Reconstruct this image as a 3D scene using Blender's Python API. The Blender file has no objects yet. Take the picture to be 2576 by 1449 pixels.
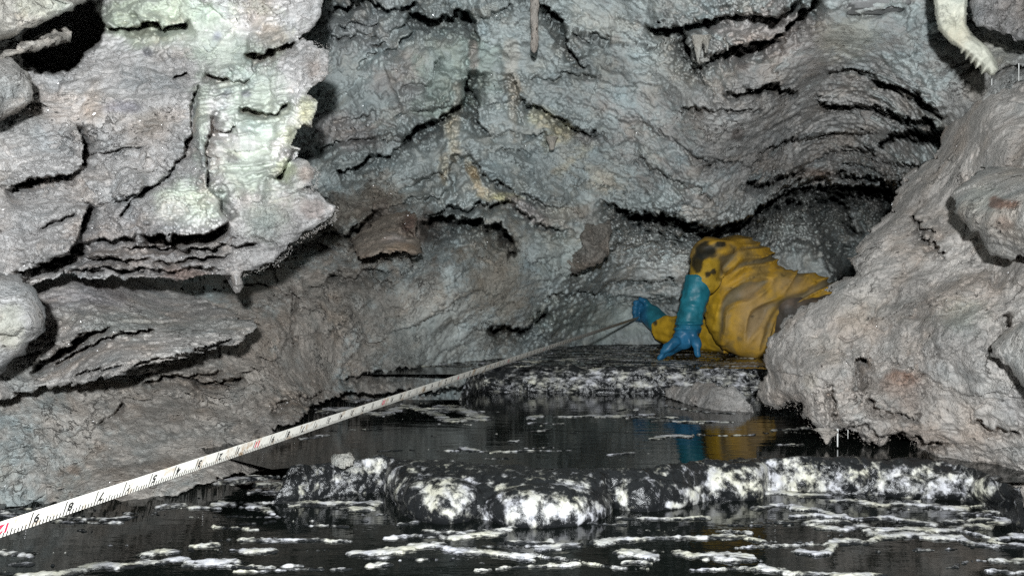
import bpy, math, random
import numpy as np
from mathutils import Vector, Matrix

random.seed(7)
RNG = np.random.RandomState(11)
SC = bpy.context.scene
COL = SC.collection
F = 2089.0            # focal length in units of a 2576 px wide picture
CX, CY = 1288.0, 724.0
CAMZ = 0.32           # camera height above the middle pool

# ------------------------------------------------------------------ helpers
def P(px, py, D):
    """point at distance D (metres ahead of the camera)"""
    return ((px - CX) / F * D, D, CAMZ - (py - CY) / F * D)

def Pn(px, py, D):
    return np.stack([(px - CX) / F * D, D, CAMZ - (py - CY) / F * D], axis=-1)

def on_level(px, py, z):
    """point on a horizontal level z"""
    D = (CAMZ - z) * F / (py - CY)
    return P(px, py, D)

T1 = (.5009, 0, 0); T2 = (.5009, 753.2, 0); T3 = (.5009, 1643.4, 0)
T4 = (.5009, 0, 723.1); T5 = (.5009, 753.2, 723.1); T6 = (.5009, 1643.4, 723.1)
TA = (.3024, 787.4, 0); TB = (.3024, 787.4, 383.4)
U3 = (.3721, 890.2, 1095.6); U4 = (.2658, 0, 1164.0); U5 = (.3089, 1780.2, 1095.6)
T7 = (.2930, 1540.6, 534.1)
def tr(t, pts):
    return [(p[0] * t[0] + t[1], p[1] * t[0] + t[2]) + tuple(p[2:]) for p in pts]

# ---- numpy gradient noise
_perm = RNG.permutation(256).astype(np.int32)
_perm = np.concatenate([_perm, _perm, _perm])
_grad = RNG.normal(size=(256, 3)).astype(np.float32)
_grad /= np.linalg.norm(_grad, axis=1)[:, None]

def perlin(p):
    p = np.asarray(p, dtype=np.float32)
    i = np.floor(p).astype(np.int32)
    f = p - i
    i &= 255
    w = f * f * f * (f * (f * 6 - 15) + 10)
    out = 0
    for dx in (0, 1):
        hx = _perm[i[:, 0] + dx]
        wx = w[:, 0] if dx else 1 - w[:, 0]
        for dy in (0, 1):
            hy = _perm[hx + i[:, 1] + dy]
            wy = w[:, 1] if dy else 1 - w[:, 1]
            for dz in (0, 1):
                g = _grad[_perm[hy + i[:, 2] + dz]]
                d = g[:, 0] * (f[:, 0] - dx) + g[:, 1] * (f[:, 1] - dy) + g[:, 2] * (f[:, 2] - dz)
                wz = w[:, 2] if dz else 1 - w[:, 2]
                out = out + d * wx * wy * wz
    return out * 1.6

def fbm(p, o=4, gain=.5, lac=2.03):
    p = np.asarray(p, dtype=np.float32)
    a, s, t = 1.0, 0, 0
    for k in range(o):
        s = s + a * perlin(p + 17.3 * k)
        t += a
        a *= gain
        p = p * lac
    return s / t

def rough(p, o=6, gain=.5, lac=2.1):
    p = np.asarray(p, dtype=np.float32)
    a, s, t = 1.0, 0, 0
    for k in range(o):
        n = perlin(p + 11.7 * k)
        s = s + a * ((np.abs(n) * 2.2 - .55) if k % 2 == 0 else n * 1.1)
        t += a
        a *= gain
        p = p * lac
    return s / t

_rnd = RNG.rand(256, 3).astype(np.float32)
def worley(p):
    p = np.asarray(p, dtype=np.float32)
    i0 = np.floor(p).astype(np.int32)
    f = p - i0
    best = np.full(len(p), 9.0, np.float32)
    for dx in (-1, 0, 1):
        for dy in (-1, 0, 1):
            for dz in (-1, 0, 1):
                h = _perm[_perm[_perm[(i0[:, 0] + dx) & 255] + ((i0[:, 1] + dy) & 255)] + ((i0[:, 2] + dz) & 255)]
                r = _rnd[h]
                d = (dx + r[:, 0] - f[:, 0]) ** 2 + (dy + r[:, 1] - f[:, 1]) ** 2 + (dz + r[:, 2] - f[:, 2]) ** 2
                np.minimum(best, d, out=best)
    return np.sqrt(best)

def shingle(p, up=.9, rnd=.55):
    """broken plates: each cell leans out towards its lower edge and breaks off there"""
    p = np.asarray(p, dtype=np.float32)
    i0 = np.floor(p).astype(np.int32)
    f = p - i0
    best = np.full(len(p), 9.0, np.float32); rz = np.zeros(len(p), np.float32); rid = np.zeros(len(p), np.float32)
    for dx in (-1, 0, 1):
        for dy in (-1, 0, 1):
            for dz in (-1, 0, 1):
                h = _perm[_perm[_perm[(i0[:, 0] + dx) & 255] + ((i0[:, 1] + dy) & 255)] + ((i0[:, 2] + dz) & 255)]
                r = _rnd[h]
                ax = dx + r[:, 0] - f[:, 0]; az = dz + r[:, 2] - f[:, 2]
                d = ax ** 2 + .35 * (dy + r[:, 1] - f[:, 1]) ** 2 + az ** 2
                m = d < best
                best = np.where(m, d, best); rz = np.where(m, az, rz); rid = np.where(m, _rnd[(h * 7 + 3) & 255][:, 0], rid)
    return up * np.clip(rz, -.75, .75) + rnd * (rid - .5) - .25 * best

def sstep(a, b, x):
    t = np.clip((x - a) / (b - a), 0, 1)
    return t * t * (3 - 2 * t)

# ---- mesh building
def make_mesh(name, verts, faces, tint=None, smooth=True):
    """verts (N,3); faces (M,3|4) array or list of arrays"""
    me = bpy.data.meshes.new(name)
    verts = np.asarray(verts, np.float32)
    if not isinstance(faces, (list, tuple)):
        faces = [faces]
    faces = [np.asarray(f, np.int32) for f in faces if len(f)]
    me.vertices.add(len(verts))
    me.vertices.foreach_set('co', verts.ravel())
    loops = np.concatenate([f.ravel() for f in faces])
    tot = np.concatenate([np.full(len(f), f.shape[1], np.int32) for f in faces])
    start = np.concatenate([[0], np.cumsum(tot)[:-1]]).astype(np.int32)
    me.loops.add(len(loops))
    me.loops.foreach_set('vertex_index', loops)
    me.polygons.add(len(tot))
    me.polygons.foreach_set('loop_start', start)
    me.polygons.foreach_set('use_smooth', np.full(len(tot), smooth))
    me.update(calc_edges=True)
    if tint is not None:
        a = me.color_attributes.new('tint', 'FLOAT_COLOR', 'POINT')
        c = np.ones((len(verts), 4), np.float32)
        tint = np.asarray(tint, np.float32); c[:, :tint.shape[1]] = tint
        a.data.foreach_set('color', c.ravel())
    return me

def link(name, me, mat=None, parent=None):
    o = bpy.data.objects.new(name, me)
    COL.objects.link(o)
    if mat is not None and me is not None:
        me.materials.append(mat)
    if parent is not None:
        o.parent = parent
    return o

def tag(o, label=None, cat=None, group=None, kind=None):
    if label: o['label'] = label
    if cat: o['category'] = cat
    if group: o['group'] = group
    if kind: o['kind'] = kind
    return o

# ---- 2D geometry in picture units
def poly_sdf(u, v, poly):
    """signed distance, positive inside"""
    n = len(poly)
    d = np.full(u.shape, 1e12, np.float64)
    ins = np.zeros(u.shape, bool)
    for k in range(n):
        x0, y0 = poly[k][:2]; x1, y1 = poly[(k + 1) % n][:2]
        ex, ey = x1 - x0, y1 - y0
        L = ex * ex + ey * ey + 1e-9
        t = np.clip(((u - x0) * ex + (v - y0) * ey) / L, 0, 1)
        d = np.minimum(d, (u - x0 - t * ex) ** 2 + (v - y0 - t * ey) ** 2)
        c = ((y0 <= v) & (v < y1)) | ((y1 <= v) & (v < y0))
        if abs(ey) > 1e-9:
            ins ^= c & (u < x0 + (v - y0) / ey * ex)
    return np.where(ins, 1, -1) * np.sqrt(d)

def line_dist(u, v, pts):
    """distance, side (+1 = left of travel = 'above' for a line running right), position 0..1"""
    seg = [math.hypot(pts[k + 1][0] - pts[k][0], pts[k + 1][1] - pts[k][1]) for k in range(len(pts) - 1)]
    tot = sum(seg) + 1e-9
    d = np.full(u.shape, 1e12); s = np.zeros(u.shape); pos = np.zeros(u.shape)
    acc = 0
    for k in range(len(pts) - 1):
        x0, y0 = pts[k][:2]; x1, y1 = pts[k + 1][:2]
        ex, ey = x1 - x0, y1 - y0
        L = ex * ex + ey * ey + 1e-9
        t = np.clip(((u - x0) * ex + (v - y0) * ey) / L, 0, 1)
        dd = (u - x0 - t * ex) ** 2 + (v - y0 - t * ey) ** 2
        m = dd < d - 1e-9
        d = np.where(m, dd, d)
        s = np.where(m, -np.sign(ex * (v - y0) - ey * (u - x0)), s)
        pos = np.where(m, (acc + t * seg[k]) / tot, pos)
        acc += seg[k]
    return np.sqrt(d), s, pos

def rbf(ctrl, u, v, c=110.0):
    c0 = np.array(ctrl, float)
    n = len(c0)
    x = c0[:, :2] / 1000; z = c0[:, 2]
    c = c / 1000
    A = np.zeros((n + 3, n + 3))
    A[:n, :n] = np.sqrt(((x[:, None] - x[None]) ** 2).sum(-1) + c * c) + np.eye(n) * -1e-4
    A[:n, n] = 1; A[:n, n + 1:] = x
    A[n:, :n] = A[:n, n:].T
    w = np.linalg.solve(A, np.concatenate([z, np.zeros(3)]))
    out = w[n] + w[n + 1] * u / 1000 + w[n + 2] * v / 1000
    for k in range(n):
        out = out + w[k] * np.sqrt((u / 1000 - x[k, 0]) ** 2 + (v / 1000 - x[k, 1]) ** 2 + c * c)
    return out

def blob(u, v, b, n=0):
    """soft elliptical patch with a noisy rim"""
    px, py, rx, ry = b[:4]
    a = math.radians(b[5]) if len(b) > 5 and b[5] else 0
    x, y = u - px, v - py
    if a:
        x, y = x * math.cos(a) + y * math.sin(a), -x * math.sin(a) + y * math.cos(a)
    r = np.sqrt((x / rx) ** 2 + (y / ry) ** 2) + n
    return 1 - sstep(.35, 1.25, r)

LEDGE = 1.5
GREY = (.37, .355, .335)
def rock(name, poly, ctrl, ledges=(), tints=(), zones=(), base=GREY, style=None, step=2.5, R=40, T=.12,
         thick=.3, edge=(7, 3), bed=None, mat=None, parent=None, grid=None, seed=0, holes=(), clampD=None,
         uniform=False, ribs=()):
    st = dict(big=.02, bigf=3.0, gran=.010, granf=22, lump=.006, lumpf=26, drip=.0, saw=.0, sawp=26, crack=.0, crackf=7, sh=.02, shf=10, an=.62, grit=1.0, pop=.004)
    st.update(style or {})
    if grid is None:
        xs = [p[0] for p in poly]; ys = [p[1] for p in poly]
        us = np.arange(min(xs) - 12, max(xs) + 12, step)
        vs = np.arange(min(ys) - 12, max(ys) + 12, step)
    else:
        us, vs = grid
    U, V = np.meshgrid(us, vs)
    sh = U.shape
    u, v = U.ravel().astype(np.float64), V.ravel().astype(np.float64)
    D0 = rbf(ctrl, u, v)
    if clampD: D0 = np.clip(D0, *clampD)
    p0 = Pn(u, v, D0).astype(np.float32) + np.float32(3.1 * seed + 20)
    # crinkled picture coordinates: outlines and ledges follow them
    n1 = fbm(p0 * 11, 3); n2 = fbm(p0 * 13 + 40, 3); n3 = fbm(p0 * 60, 3); n4 = fbm(p0 * 55 + 9, 2)
    drp = perlin(p0 * np.array([55, 55, 10], np.float32) + 5)
    n5 = np.abs(perlin(p0 * 27 + 3)) - .25; n6 = np.abs(perlin(p0 * 30 + 13)) - .25
    uw = u + edge[0] * (1.8 * n1 + 1.6 * n6) + edge[1] * 2.2 * n3
    teeth = 1 - np.clip(np.abs(perlin(p0 * np.array([24, 24, 4.5], np.float32) + 2)) * 3.2, 0, 1)
    teeth = .65 * teeth + .35 * (1 - np.clip(np.abs(perlin(p0 * np.array([52, 52, 9], np.float32) + 6)) * 3.0, 0, 1))
    vw = v + edge[0] * (1.6 * n2 + 2.4 * n5) + edge[1] * 2.4 * n4 - edge[1] * 2.6 * (teeth - .4)
    sd = poly_sdf(uw, vw, poly) if poly else np.full(u.shape, 1e3)
    sds = poly_sdf(u + edge[0] * 2.0 * n1, v + edge[0] * 2.0 * n2, poly) if poly else sd
    D = D0.copy(); led = np.zeros(len(u))
    for L in ledges:
        pts, a, b = L[0], L[1], L[2]
        lu = L[3] if len(L) > 3 else 60
        ld = L[4] if len(L) > 4 else 30
        xs = [q[0] for q in pts]; ys = [q[1] for q in pts]
        pad = 3 * max(lu, ld) + 30
        m = (uw > min(xs) - pad) & (uw < max(xs) + pad) & (vw > min(ys) - pad) & (vw < max(ys) + pad)
        if not m.any(): continue
        d, s, pos = line_dist(uw[m], vw[m], pts)
        tp = sstep(0, .12, pos) * sstep(0, .12, 1 - pos) * np.clip(.85 + 1.0 * n2[m] + .8 * n3[m], .2, 1.5)
        a, b, lu, ld = a * .7, b * 2.0 + a * .3, lu * 1.3, 6 + ld * .62
        led[m] += LEDGE * np.where(s > 0, -a * np.exp(-(d / lu) ** 1.5), (b + a) * np.clip(d / 3.0, 0, 1) * np.exp(-(d / ld) ** 1.3) - a * np.exp(-(d / 3.0))) * tp
    for pts, hgt, wid in ribs:           # flowstone ribs (or grooves when negative)
        d, _, pos = line_dist(uw, vw, pts)
        D -= hgt * np.exp(-(d / wid) ** 2) * sstep(0, .1, pos) * sstep(0, .1, 1 - pos) * (.7 + .5 * n3)
    for h in holes:                      # deep pockets: (polygon, depth, soft rim)
        s = poly_sdf(uw, vw, h[0])
        D += h[1] * sstep(-h[2] * .3, h[2], s)
    Dl = D.copy()
    zm = {}
    nz = .22 * n1 + .12 * n3
    for z in zones:
        b = blob(u, v, z, nz)
        for k, val in z[4].items():
            zm[k] = zm.get(k, 1.0) * (1 + (val - 1) * b)
    g = lambda k: st[k] * zm.get(k, 1.0)
    if poly:
        tt = np.clip((sds + edge[1] * 2.2) / (R + edge[1] * 2.2), .004, 1)
        p0 = Pn(u, v, D0 + T * (1 - np.sqrt(np.clip(1 - (1 - tt) ** 2, 0, 1)))).astype(np.float32) + np.float32(3.1 * seed + 20)
    fine = .25 + 1.25 * sstep(-.30, .36, fbm(p0 * 3.2 + 70, 3))
    disp = g('big') * fbm(p0 * st['bigf'], 3)
    if st['gran']:
        pg = p0 + .02 * np.stack([n2, n1, n2], -1)
        disp = disp + g('gran') * 2.4 * fine * rough(pg * st['granf'], 5, .52)
    if st['pop']:
        pp = p0 + .006 * np.stack([n3, n4, n3], -1)
        disp = disp + g('pop') * np.clip(g('grit'), 0, 1) * fine * ((.6 - worley(pp * 48)) * 1.3 + (.6 - worley(pp * 115 + 5)) * .6)
    if st['lump']:
        pw = p0 + .012 * np.stack([n1, n2, n3], -1)
        wl = worley(pw * np.array([1, 1, .75], np.float32) * st['lumpf'])
        wl2 = worley(pw * np.array([1, 1, .6], np.float32) * st['lumpf'] * 2.1 + 11)
        disp = disp + g('lump') * (.6 + .8 * np.clip(n1 + .4, 0, 1)) * ((.75 - wl ** 1.5) * 1.3 + .3 * fine * (.7 - wl2 ** 1.4))
    if st['sh']:
        zb = p0.copy()
        if bed is not None: zb[:, 2] += (bed(u) / F * D0)
        wp = zb + (.045 * np.stack([n2, n1, n1 * .8 + .5 * n2], -1) + .006 * np.stack([n4, n3, n4 - 1.2 * (teeth - .4)], -1)).astype(np.float32)
        an = np.array([st['an'], .8, 1.15], np.float32)
        s1 = shingle(wp * an * st['shf']); s2 = shingle((wp + .01 * n3[:, None]) * an * st['shf'] * 2.35 + 7); s3 = shingle((wp + .008 * n4[:, None]) * an * st['shf'] * 5.6 + 17)
        amp = .55 + .9 * np.clip(.5 + 1.4 * fbm(p0 * 4 + 50, 2), 0, 1.2)
        disp = disp + g('sh') * amp * (s1 + (.25 + .22 * fine) * s2 + .15 * fine * st.get('s3', 1.0) * s3)
    if st['drip']:
        disp = disp + g('drip') * (teeth - .4) * (.5 + np.clip(n2 + .5, 0, 1))
    if st['saw']:
        off = bed(u) if bed is not None else 0 * u
        ph = (v - off) / st['sawp'] + 1.5 * fbm(p0 * 5 + 3, 2) + .55 * n1 - .55 * (teeth - .4) * zm.get('drip', 1.0) + .15 * n3
        fr = ph - np.floor(ph)
        cell = np.floor(ph)
        am = sstep(-.25, .35, perlin(np.stack([p0[:, 0] * 6, cell * 3.7, p0[:, 2] * 2], -1)))
        prof = np.where(fr < .84, (fr / .84) ** 1.5, (1 - fr) / .16)
        ph2 = ph * 2.63 + .5 * n2 + .3 * n3
        fr2 = ph2 - np.floor(ph2)
        am2 = sstep(-.1, .4, perlin(np.stack([p0[:, 0] * 11, np.floor(ph2) * 3.1, p0[:, 2] * 3], -1)))
        prof2 = np.where(fr2 < .75, (fr2 / .75) ** 1.4, (1 - fr2) / .25)
        disp = disp + g('saw') * (am * prof * (.6 + .9 * np.clip(n2 + .5, 0, 1.4)) + .6 * am2 * prof2)
    if st['crack']:
        r = 1 - np.abs(fbm(p0 * st['crackf'] + 31, 3)) * 4
        disp = disp - g('crack') * sstep(.82, 1.0, r) * sstep(-.1, .3, n2 + .15)
    # rounded rim
    if poly:
        t = np.clip((sds + edge[1] * 2.2) / (R + edge[1] * 2.2), .004, 1)
        D = D + T * (1 - np.sqrt(np.clip(1 - (1 - t) ** 2, 0, 1)))
    base_D = (D0 + (D - Dl) if poly else D0).reshape(sh)
    gy, gx = np.gradient(base_D, vs, us)
    slope2 = (gx.ravel() ** 2 + gy.ravel() ** 2) * (F / D0) ** 2
    D = np.maximum(D, .35)
    pos = Pn(u, v, D)
    # relief stands out from the wall
    rel = np.maximum(-disp / np.sqrt(1 + .4 * np.minimum(slope2, 12)), -.35)
    eye = np.array([0, 0, CAMZ])
    ray = (pos - eye) / pos[:, 1:2]
    pos = pos + (ray * .7 + np.array([0, 1, 0]) * .3) * rel[:, None] + ray * led[:, None]
    # colour of the stone itself
    tint = np.empty((len(u), 3), np.float32)
    tint[:] = base
    cn = 1 + .20 * n1[:, None] + .16 * n3[:, None]
    for b in tints:
        w = (blob(u, v, (b[0], b[1], b[2], b[3], 0, b[6] if len(b) > 6 else 0), n1 * .7 + .5 * n3 + .5 * n2) * b[5])[:, None]
        tint = tint * (1 - w) + np.array(b[4], np.float32) * w
    tint = np.clip(tint * cn, .01, .9)
    tint = np.concatenate([tint, np.clip(g('grit') * np.ones(len(u)) * (.6 + .6 * fine), 0, 1)[:, None]], 1).astype(np.float32)
    # faces
    H, W = sh
    idx = np.arange(H * W).reshape(H, W)
    q = np.stack([idx[:-1, :-1], idx[1:, :-1], idx[1:, 1:], idx[:-1, 1:]], -1).reshape(-1, 4)
    if poly:
        q = q[(sd[q] > 0).all(1)]
        # drop tiny loose crumbs outside by keeping used verts only
        used = np.unique(q)
        mp = np.full(H * W, -1, np.int64); mp[used] = np.arange(len(used))
        q = mp[q]; pos = pos[used]; tint = tint[used]
        # rim edges -> skirt running back into a rounded rear
        e = np.concatenate([q[:, [0, 1]], q[:, [1, 2]], q[:, [2, 3]], q[:, [3, 0]]])
        key = np.sort(e, 1); key = key[:, 0] * len(used) + key[:, 1]
        un, first, cnt = np.unique(key, return_index=True, return_counts=True)
        be = e[first[cnt == 1]]
        bv = np.unique(be)
        cen = pos.mean(0)
        allv = [pos]; allt = [tint]; faces = [q]
        prev = np.full(len(pos), -1, np.int64); prev[bv] = bv
        n = len(pos)
        for k, (sc, dp) in enumerate(((.96, .2), (.84, .6), (.55, .92), (.02, 1.0))):
            eye = np.array([0, 0, CAMZ])
            b0 = eye + (pos[bv] - eye) * (1 + thick * dp / pos[bv][:, 1:2])
            c0 = eye + (cen - eye) * (1 + thick * dp / cen[1])
            nb = c0 + (b0 - c0) * sc
            allv.append(nb); allt.append(tint[bv])
            cur = np.full(len(pos), -1, np.int64); cur[bv] = n + np.arange(len(bv))
            faces.append(np.stack([prev[be[:, 1]], prev[be[:, 0]], cur[be[:, 0]], cur[be[:, 1]]], -1))
            prev = cur; n += len(bv)
        pos = np.concatenate(allv); tint = np.concatenate(allt); q = np.concatenate(faces)
    me = make_mesh(name, pos, q, tint)
    return link(name, me, mat, parent)

# ------------------------------------------------------------------ materials
def new_mat(name):
    m = bpy.data.materials.new(name)
    m.use_nodes = True
    nt = m.node_tree
    nt.nodes.clear()
    return m, nt

class NB:
    def __init__(s, nt): s.nt = nt
    def n(s, t, **kw):
        x = s.nt.nodes.new(t)
        for k, v in kw.items():
            if k.startswith('i_'):
                x.inputs[k[2:].replace('_', ' ')].default_value = v
            else: setattr(x, k, v)
        return x
    def l(s, a, b): s.nt.links.new(a, b)
    def noise(s, vec, scale, detail=6, rough=.6):
        x = s.n('ShaderNodeTexNoise'); x.inputs['Scale'].default_value = scale
        x.inputs['Detail'].default_value = detail; x.inputs['Roughness'].default_value = rough
        s.l(vec, x.inputs['Vector']); return x
    def math(s, op, a, b=None, clamp=False):
        x = s.n('ShaderNodeMath', operation=op); x.use_clamp = clamp
        for i, q in enumerate((a, b)):
            if q is None: continue
            if isinstance(q, (int, float)): x.inputs[i].default_value = q
            else: s.l(q, x.inputs[i])
        return x.outputs[0]
    def ramp(s, fac, stops):
        x = s.n('ShaderNodeValToRGB')
        e = x.color_ramp.elements
        while len(e) < len(stops): e.new(.5)
        for k, (p, c) in enumerate(stops):
            e[k].position = p; e[k].color = (c, c, c, 1) if isinstance(c, (int, float)) else tuple(c) + (1,)
        s.l(fac, x.inputs[0]); return x.outputs[0]
    def mix(s, fac, a, b, mode='MIX'):
        x = s.n('ShaderNodeMix', data_type='RGBA', blend_type=mode)
        for sock, q in ((x.inputs[0], fac), (x.inputs[6], a), (x.inputs[7], b)):
            if isinstance(q, (int, float)): sock.default_value = q
            elif isinstance(q, tuple): sock.default_value = q if len(q) == 4 else q + (1,)
            else: s.l(q, sock)
        return x.outputs[2]

def rock_material(name, spark=.012, var=.20):
    """limestone; the tint attribute carries the stone's colour, its alpha how gritty the crust is"""
    m, nt = new_mat(name); b = NB(nt)
    out = b.n('ShaderNodeOutputMaterial'); pr = b.n('ShaderNodeBsdfPrincipled')
    tc = b.n('ShaderNodeTexCoord'); vec = tc.outputs['Object']
    at = b.n('ShaderNodeAttribute', attribute_name='tint'); grit = at.outputs['Alpha']
    n1 = b.noise(vec, 22, 8, .65); n2 = b.noise(vec, 115, 6, .72)
    nl = b.noise(vec, 6.5, 4, .55); nh = b.noise(vec, 11, 4, .55); nf = b.noise(vec, 310, 4, .7)
    f = b.math('ADD', b.math('MULTIPLY', n1.outputs[0], .7), b.math('MULTIPLY', n2.outputs[0], .3))
    c = b.mix(1.0, at.outputs['Color'], b.ramp(f, [(.30, 1 - 1.2 * var), (.5, 1.0), (.72, 1 + var)]), 'MULTIPLY')
    c = b.mix(1.0, c, b.ramp(nl.outputs[0], [(.32, .72), (.50, 1.0), (.68, 1.15)]), 'MULTIPLY')
    c = b.mix(b.ramp(nh.outputs[0], [(.50, 0.0), (.66, .6)]), c, b.mix(1.0, c, (.92, .82, .74), 'MULTIPLY'))
    c = b.mix(b.ramp(nh.outputs[0], [(.30, .6), (.44, 0.0)]), c, b.mix(1.0, c, (.98, 1.07, 1.12), 'MULTIPLY'))
    # grit: dark grains and pale crystals
    gr = b.ramp(b.math('ADD', b.math('MULTIPLY', n2.outputs[0], .6), b.math('MULTIPLY', nf.outputs[0], .4)), [(.36, .50), (.46, .95), (.58, 1.03), (.70, 1.30)])
    c = b.mix(grit, c, b.mix(1.0, c, gr, 'MULTIPLY'))
    # open hairline cracks and pits filled with dark mud
    cr = b.noise(vec, 15, 6, .6)
    ridge = b.math('ABSOLUTE', b.math('SUBTRACT', cr.outputs[0], .5))
    crack = b.math('MULTIPLY', b.ramp(ridge, [(.004, 1.0), (.016, 0.0)]), b.ramp(nl.outputs[0], [(.46, 0.0), (.60, .8)]))
    vo2 = b.n('ShaderNodeTexVoronoi'); vo2.inputs['Scale'].default_value = 46; b.l(vec, vo2.inputs['Vector'])
    pit = b.math('MULTIPLY', b.ramp(vo2.outputs['Distance'], [(.10, 1.0), (.20, 0.0)]), b.ramp(nh.outputs[0], [(.50, 0.0), (.60, .75)]))
    hole = b.math('MAXIMUM', b.math('MULTIPLY', crack, grit), b.math('MULTIPLY', pit, grit))
    c = b.mix(hole, c, (.045, .04, .036))
    b.l(c, pr.inputs['Base Color'])
    rg = b.ramp(n1.outputs[0], [(.3, .42), (.62, .72)])
    rm = b.n('ShaderNodeMix', data_type='FLOAT'); b.l(grit, rm.inputs[0]); b.l(rg, rm.inputs[2]); rm.inputs[3].default_value = .88
    b.l(rm.outputs[0], pr.inputs['Roughness'])
    b.l(b.math('SUBTRACT', .34, b.math('MULTIPLY', grit, .22)), pr.inputs['Specular IOR Level'])
    h = b.math('ADD', b.math('MULTIPLY', nf.outputs[0], .55), b.math('MULTIPLY', n2.outputs[0], 1.3))
    h = b.math('SUBTRACT', h, b.math('MULTIPLY', hole, .8))
    bp = b.n('ShaderNodeBump'); bp.inputs['Distance'].default_value = .009
    b.l(b.math('ADD', .10, b.math('MULTIPLY', grit, .75)), bp.inputs['Strength'])
    b.l(h, bp.inputs['Height']); b.l(bp.outputs[0], pr.inputs['Normal'])
    vo = b.n('ShaderNodeTexVoronoi'); vo.inputs['Scale'].default_value = 330
    b.l(vec, vo.inputs['Vector'])
    wn = b.n('ShaderNodeTexWhiteNoise', noise_dimensions='3D'); b.l(vo.outputs['Position'], wn.inputs['Vector'])
    th = b.math('SUBTRACT', 1.0, b.math('MULTIPLY', b.ramp(nh.outputs[0], [(.45, .15), (.7, 2.2)]), spark))
    msk = b.math('GREATER_THAN', wn.outputs['Value'], th)
    geo = b.n('ShaderNodeNewGeometry')
    sub = b.n('ShaderNodeVectorMath', operation='SUBTRACT'); b.l(wn.outputs['Color'], sub.inputs[0]); sub.inputs[1].default_value = (.5, .5, .5)
    scl = b.n('ShaderNodeVectorMath', operation='SCALE'); b.l(sub.outputs[0], scl.inputs[0]); scl.inputs['Scale'].default_value = 1.6
    add = b.n('ShaderNodeVectorMath', operation='ADD'); b.l(geo.outputs['Normal'], add.inputs[0]); b.l(scl.outputs[0], add.inputs[1])
    nrm = b.n('ShaderNodeVectorMath', operation='NORMALIZE'); b.l(add.outputs[0], nrm.inputs[0])
    gl = b.n('ShaderNodeBsdfAnisotropic'); gl.inputs['Roughness'].default_value = .28
    gl.inputs['Color'].default_value = (.8, .8, .8, 1)
    b.l(nrm.outputs[0], gl.inputs['Normal'])
    mx = b.n('ShaderNodeMixShader')
    b.l(b.math('MULTIPLY', msk, .35), mx.inputs[0]); b.l(pr.outputs[0], mx.inputs[1]); b.l(gl.outputs[0], mx.inputs[2])
    b.l(mx.outputs[0], out.inputs[0])
    return m

M_WALL = rock_material('wet_limestone', .010, .2)
M_CRUST = rock_material('granular_limestone', .018, .24)
M_MELT = rock_material('flowstone', .013, .16)

def water_material():
    m, nt = new_mat('dark_water'); b = NB(nt)
    out = b.n('ShaderNodeOutputMaterial'); pr = b.n('ShaderNodeBsdfPrincipled')
    pr.inputs['Base Color'].default_value = (.006, .008, .007, 1)
    pr.inputs['Roughness'].default_value = .02
    pr.inputs['IOR'].default_value = 1.333
    tc = b.n('ShaderNodeTexCoord')
    mp = b.n('ShaderNodeMapping'); mp.inputs['Scale'].default_value = (.5, 1.4, 1); b.l(tc.outputs['Object'], mp.inputs['Vector'])
    n = b.noise(mp.outputs[0], 26, 4, .55)
    bp = b.n('ShaderNodeBump'); bp.inputs['Distance'].default_value = .0010; bp.inputs['Strength'].default_value = .6
    b.l(n.outputs[0], bp.inputs['Height']); b.l(bp.outputs[0], pr.inputs['Normal'])
    b.l(pr.outputs[0], out.inputs[0])
    return m
M_WATER = water_material()

def dam_material(name, mscale, detail=.62):
    m, nt = new_mat(name); b = NB(nt)
    out = b.n('ShaderNodeOutputMaterial'); pr = b.n('ShaderNodeBsdfPrincipled')
    tc = b.n('ShaderNodeTexCoord'); vec = tc.outputs['Object']
    at = b.n('ShaderNodeAttribute', attribute_name='tint')
    mp = b.n('ShaderNodeMapping'); mp.inputs['Scale'].default_value = mscale; b.l(vec, mp.inputs['Vector'])
    n1 = b.noise(mp.outputs[0], 55, 6, detail)
    n2 = b.noise(mp.outputs[0], 160, 6, .7)
    sep = b.n('ShaderNodeSeparateColor'); b.l(at.outputs['Color'], sep.inputs[0])
    f = b.math('ADD', b.math('SUBTRACT', n1.outputs[0], .5), b.math('MULTIPLY', b.math('SUBTRACT', n2.outputs[0], .5), .18))
    f = b.math('ADD', b.math('MULTIPLY', f, 2.6), sep.outputs[0])
    fac = b.ramp(f, [(.30, 0.0), (.47, .22), (.70, 1.0)])
    n3 = b.noise(vec, 18, 5, .6)
    white = b.mix(b.ramp(n3.outputs[0], [(.4, 0.0), (.62, 1.0)]), (.52, .52, .55), (.57, .555, .46))
    c = b.mix(fac, (.012, .013, .014), white)
    b.l(c, pr.inputs['Base Color'])
    b.l(b.ramp(fac, [(0, .26), (1, .42)]), pr.inputs['Roughness'])
    h = b.math('ADD', b.math('MULTIPLY', fac, .5), b.math('MULTIPLY', n2.outputs[0], 1.1))
    bp = b.n('ShaderNodeBump'); bp.inputs['Distance'].default_value = .0011; bp.inputs['Strength'].default_value = 1
    b.l(h, bp.inputs['Height']); b.l(bp.outputs[0], pr.inputs['Normal'])
    b.l(pr.outputs[0], out.inputs[0])
    return m
M_DAM = dam_material('black_white_calcite', (.9, .9, .8))
M_RAFT = dam_material('floating_calcite', (.45, .9, 1), .66)
M_SKIN = dam_material('calcite_skin', (.16, .9, 1), .62)

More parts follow.
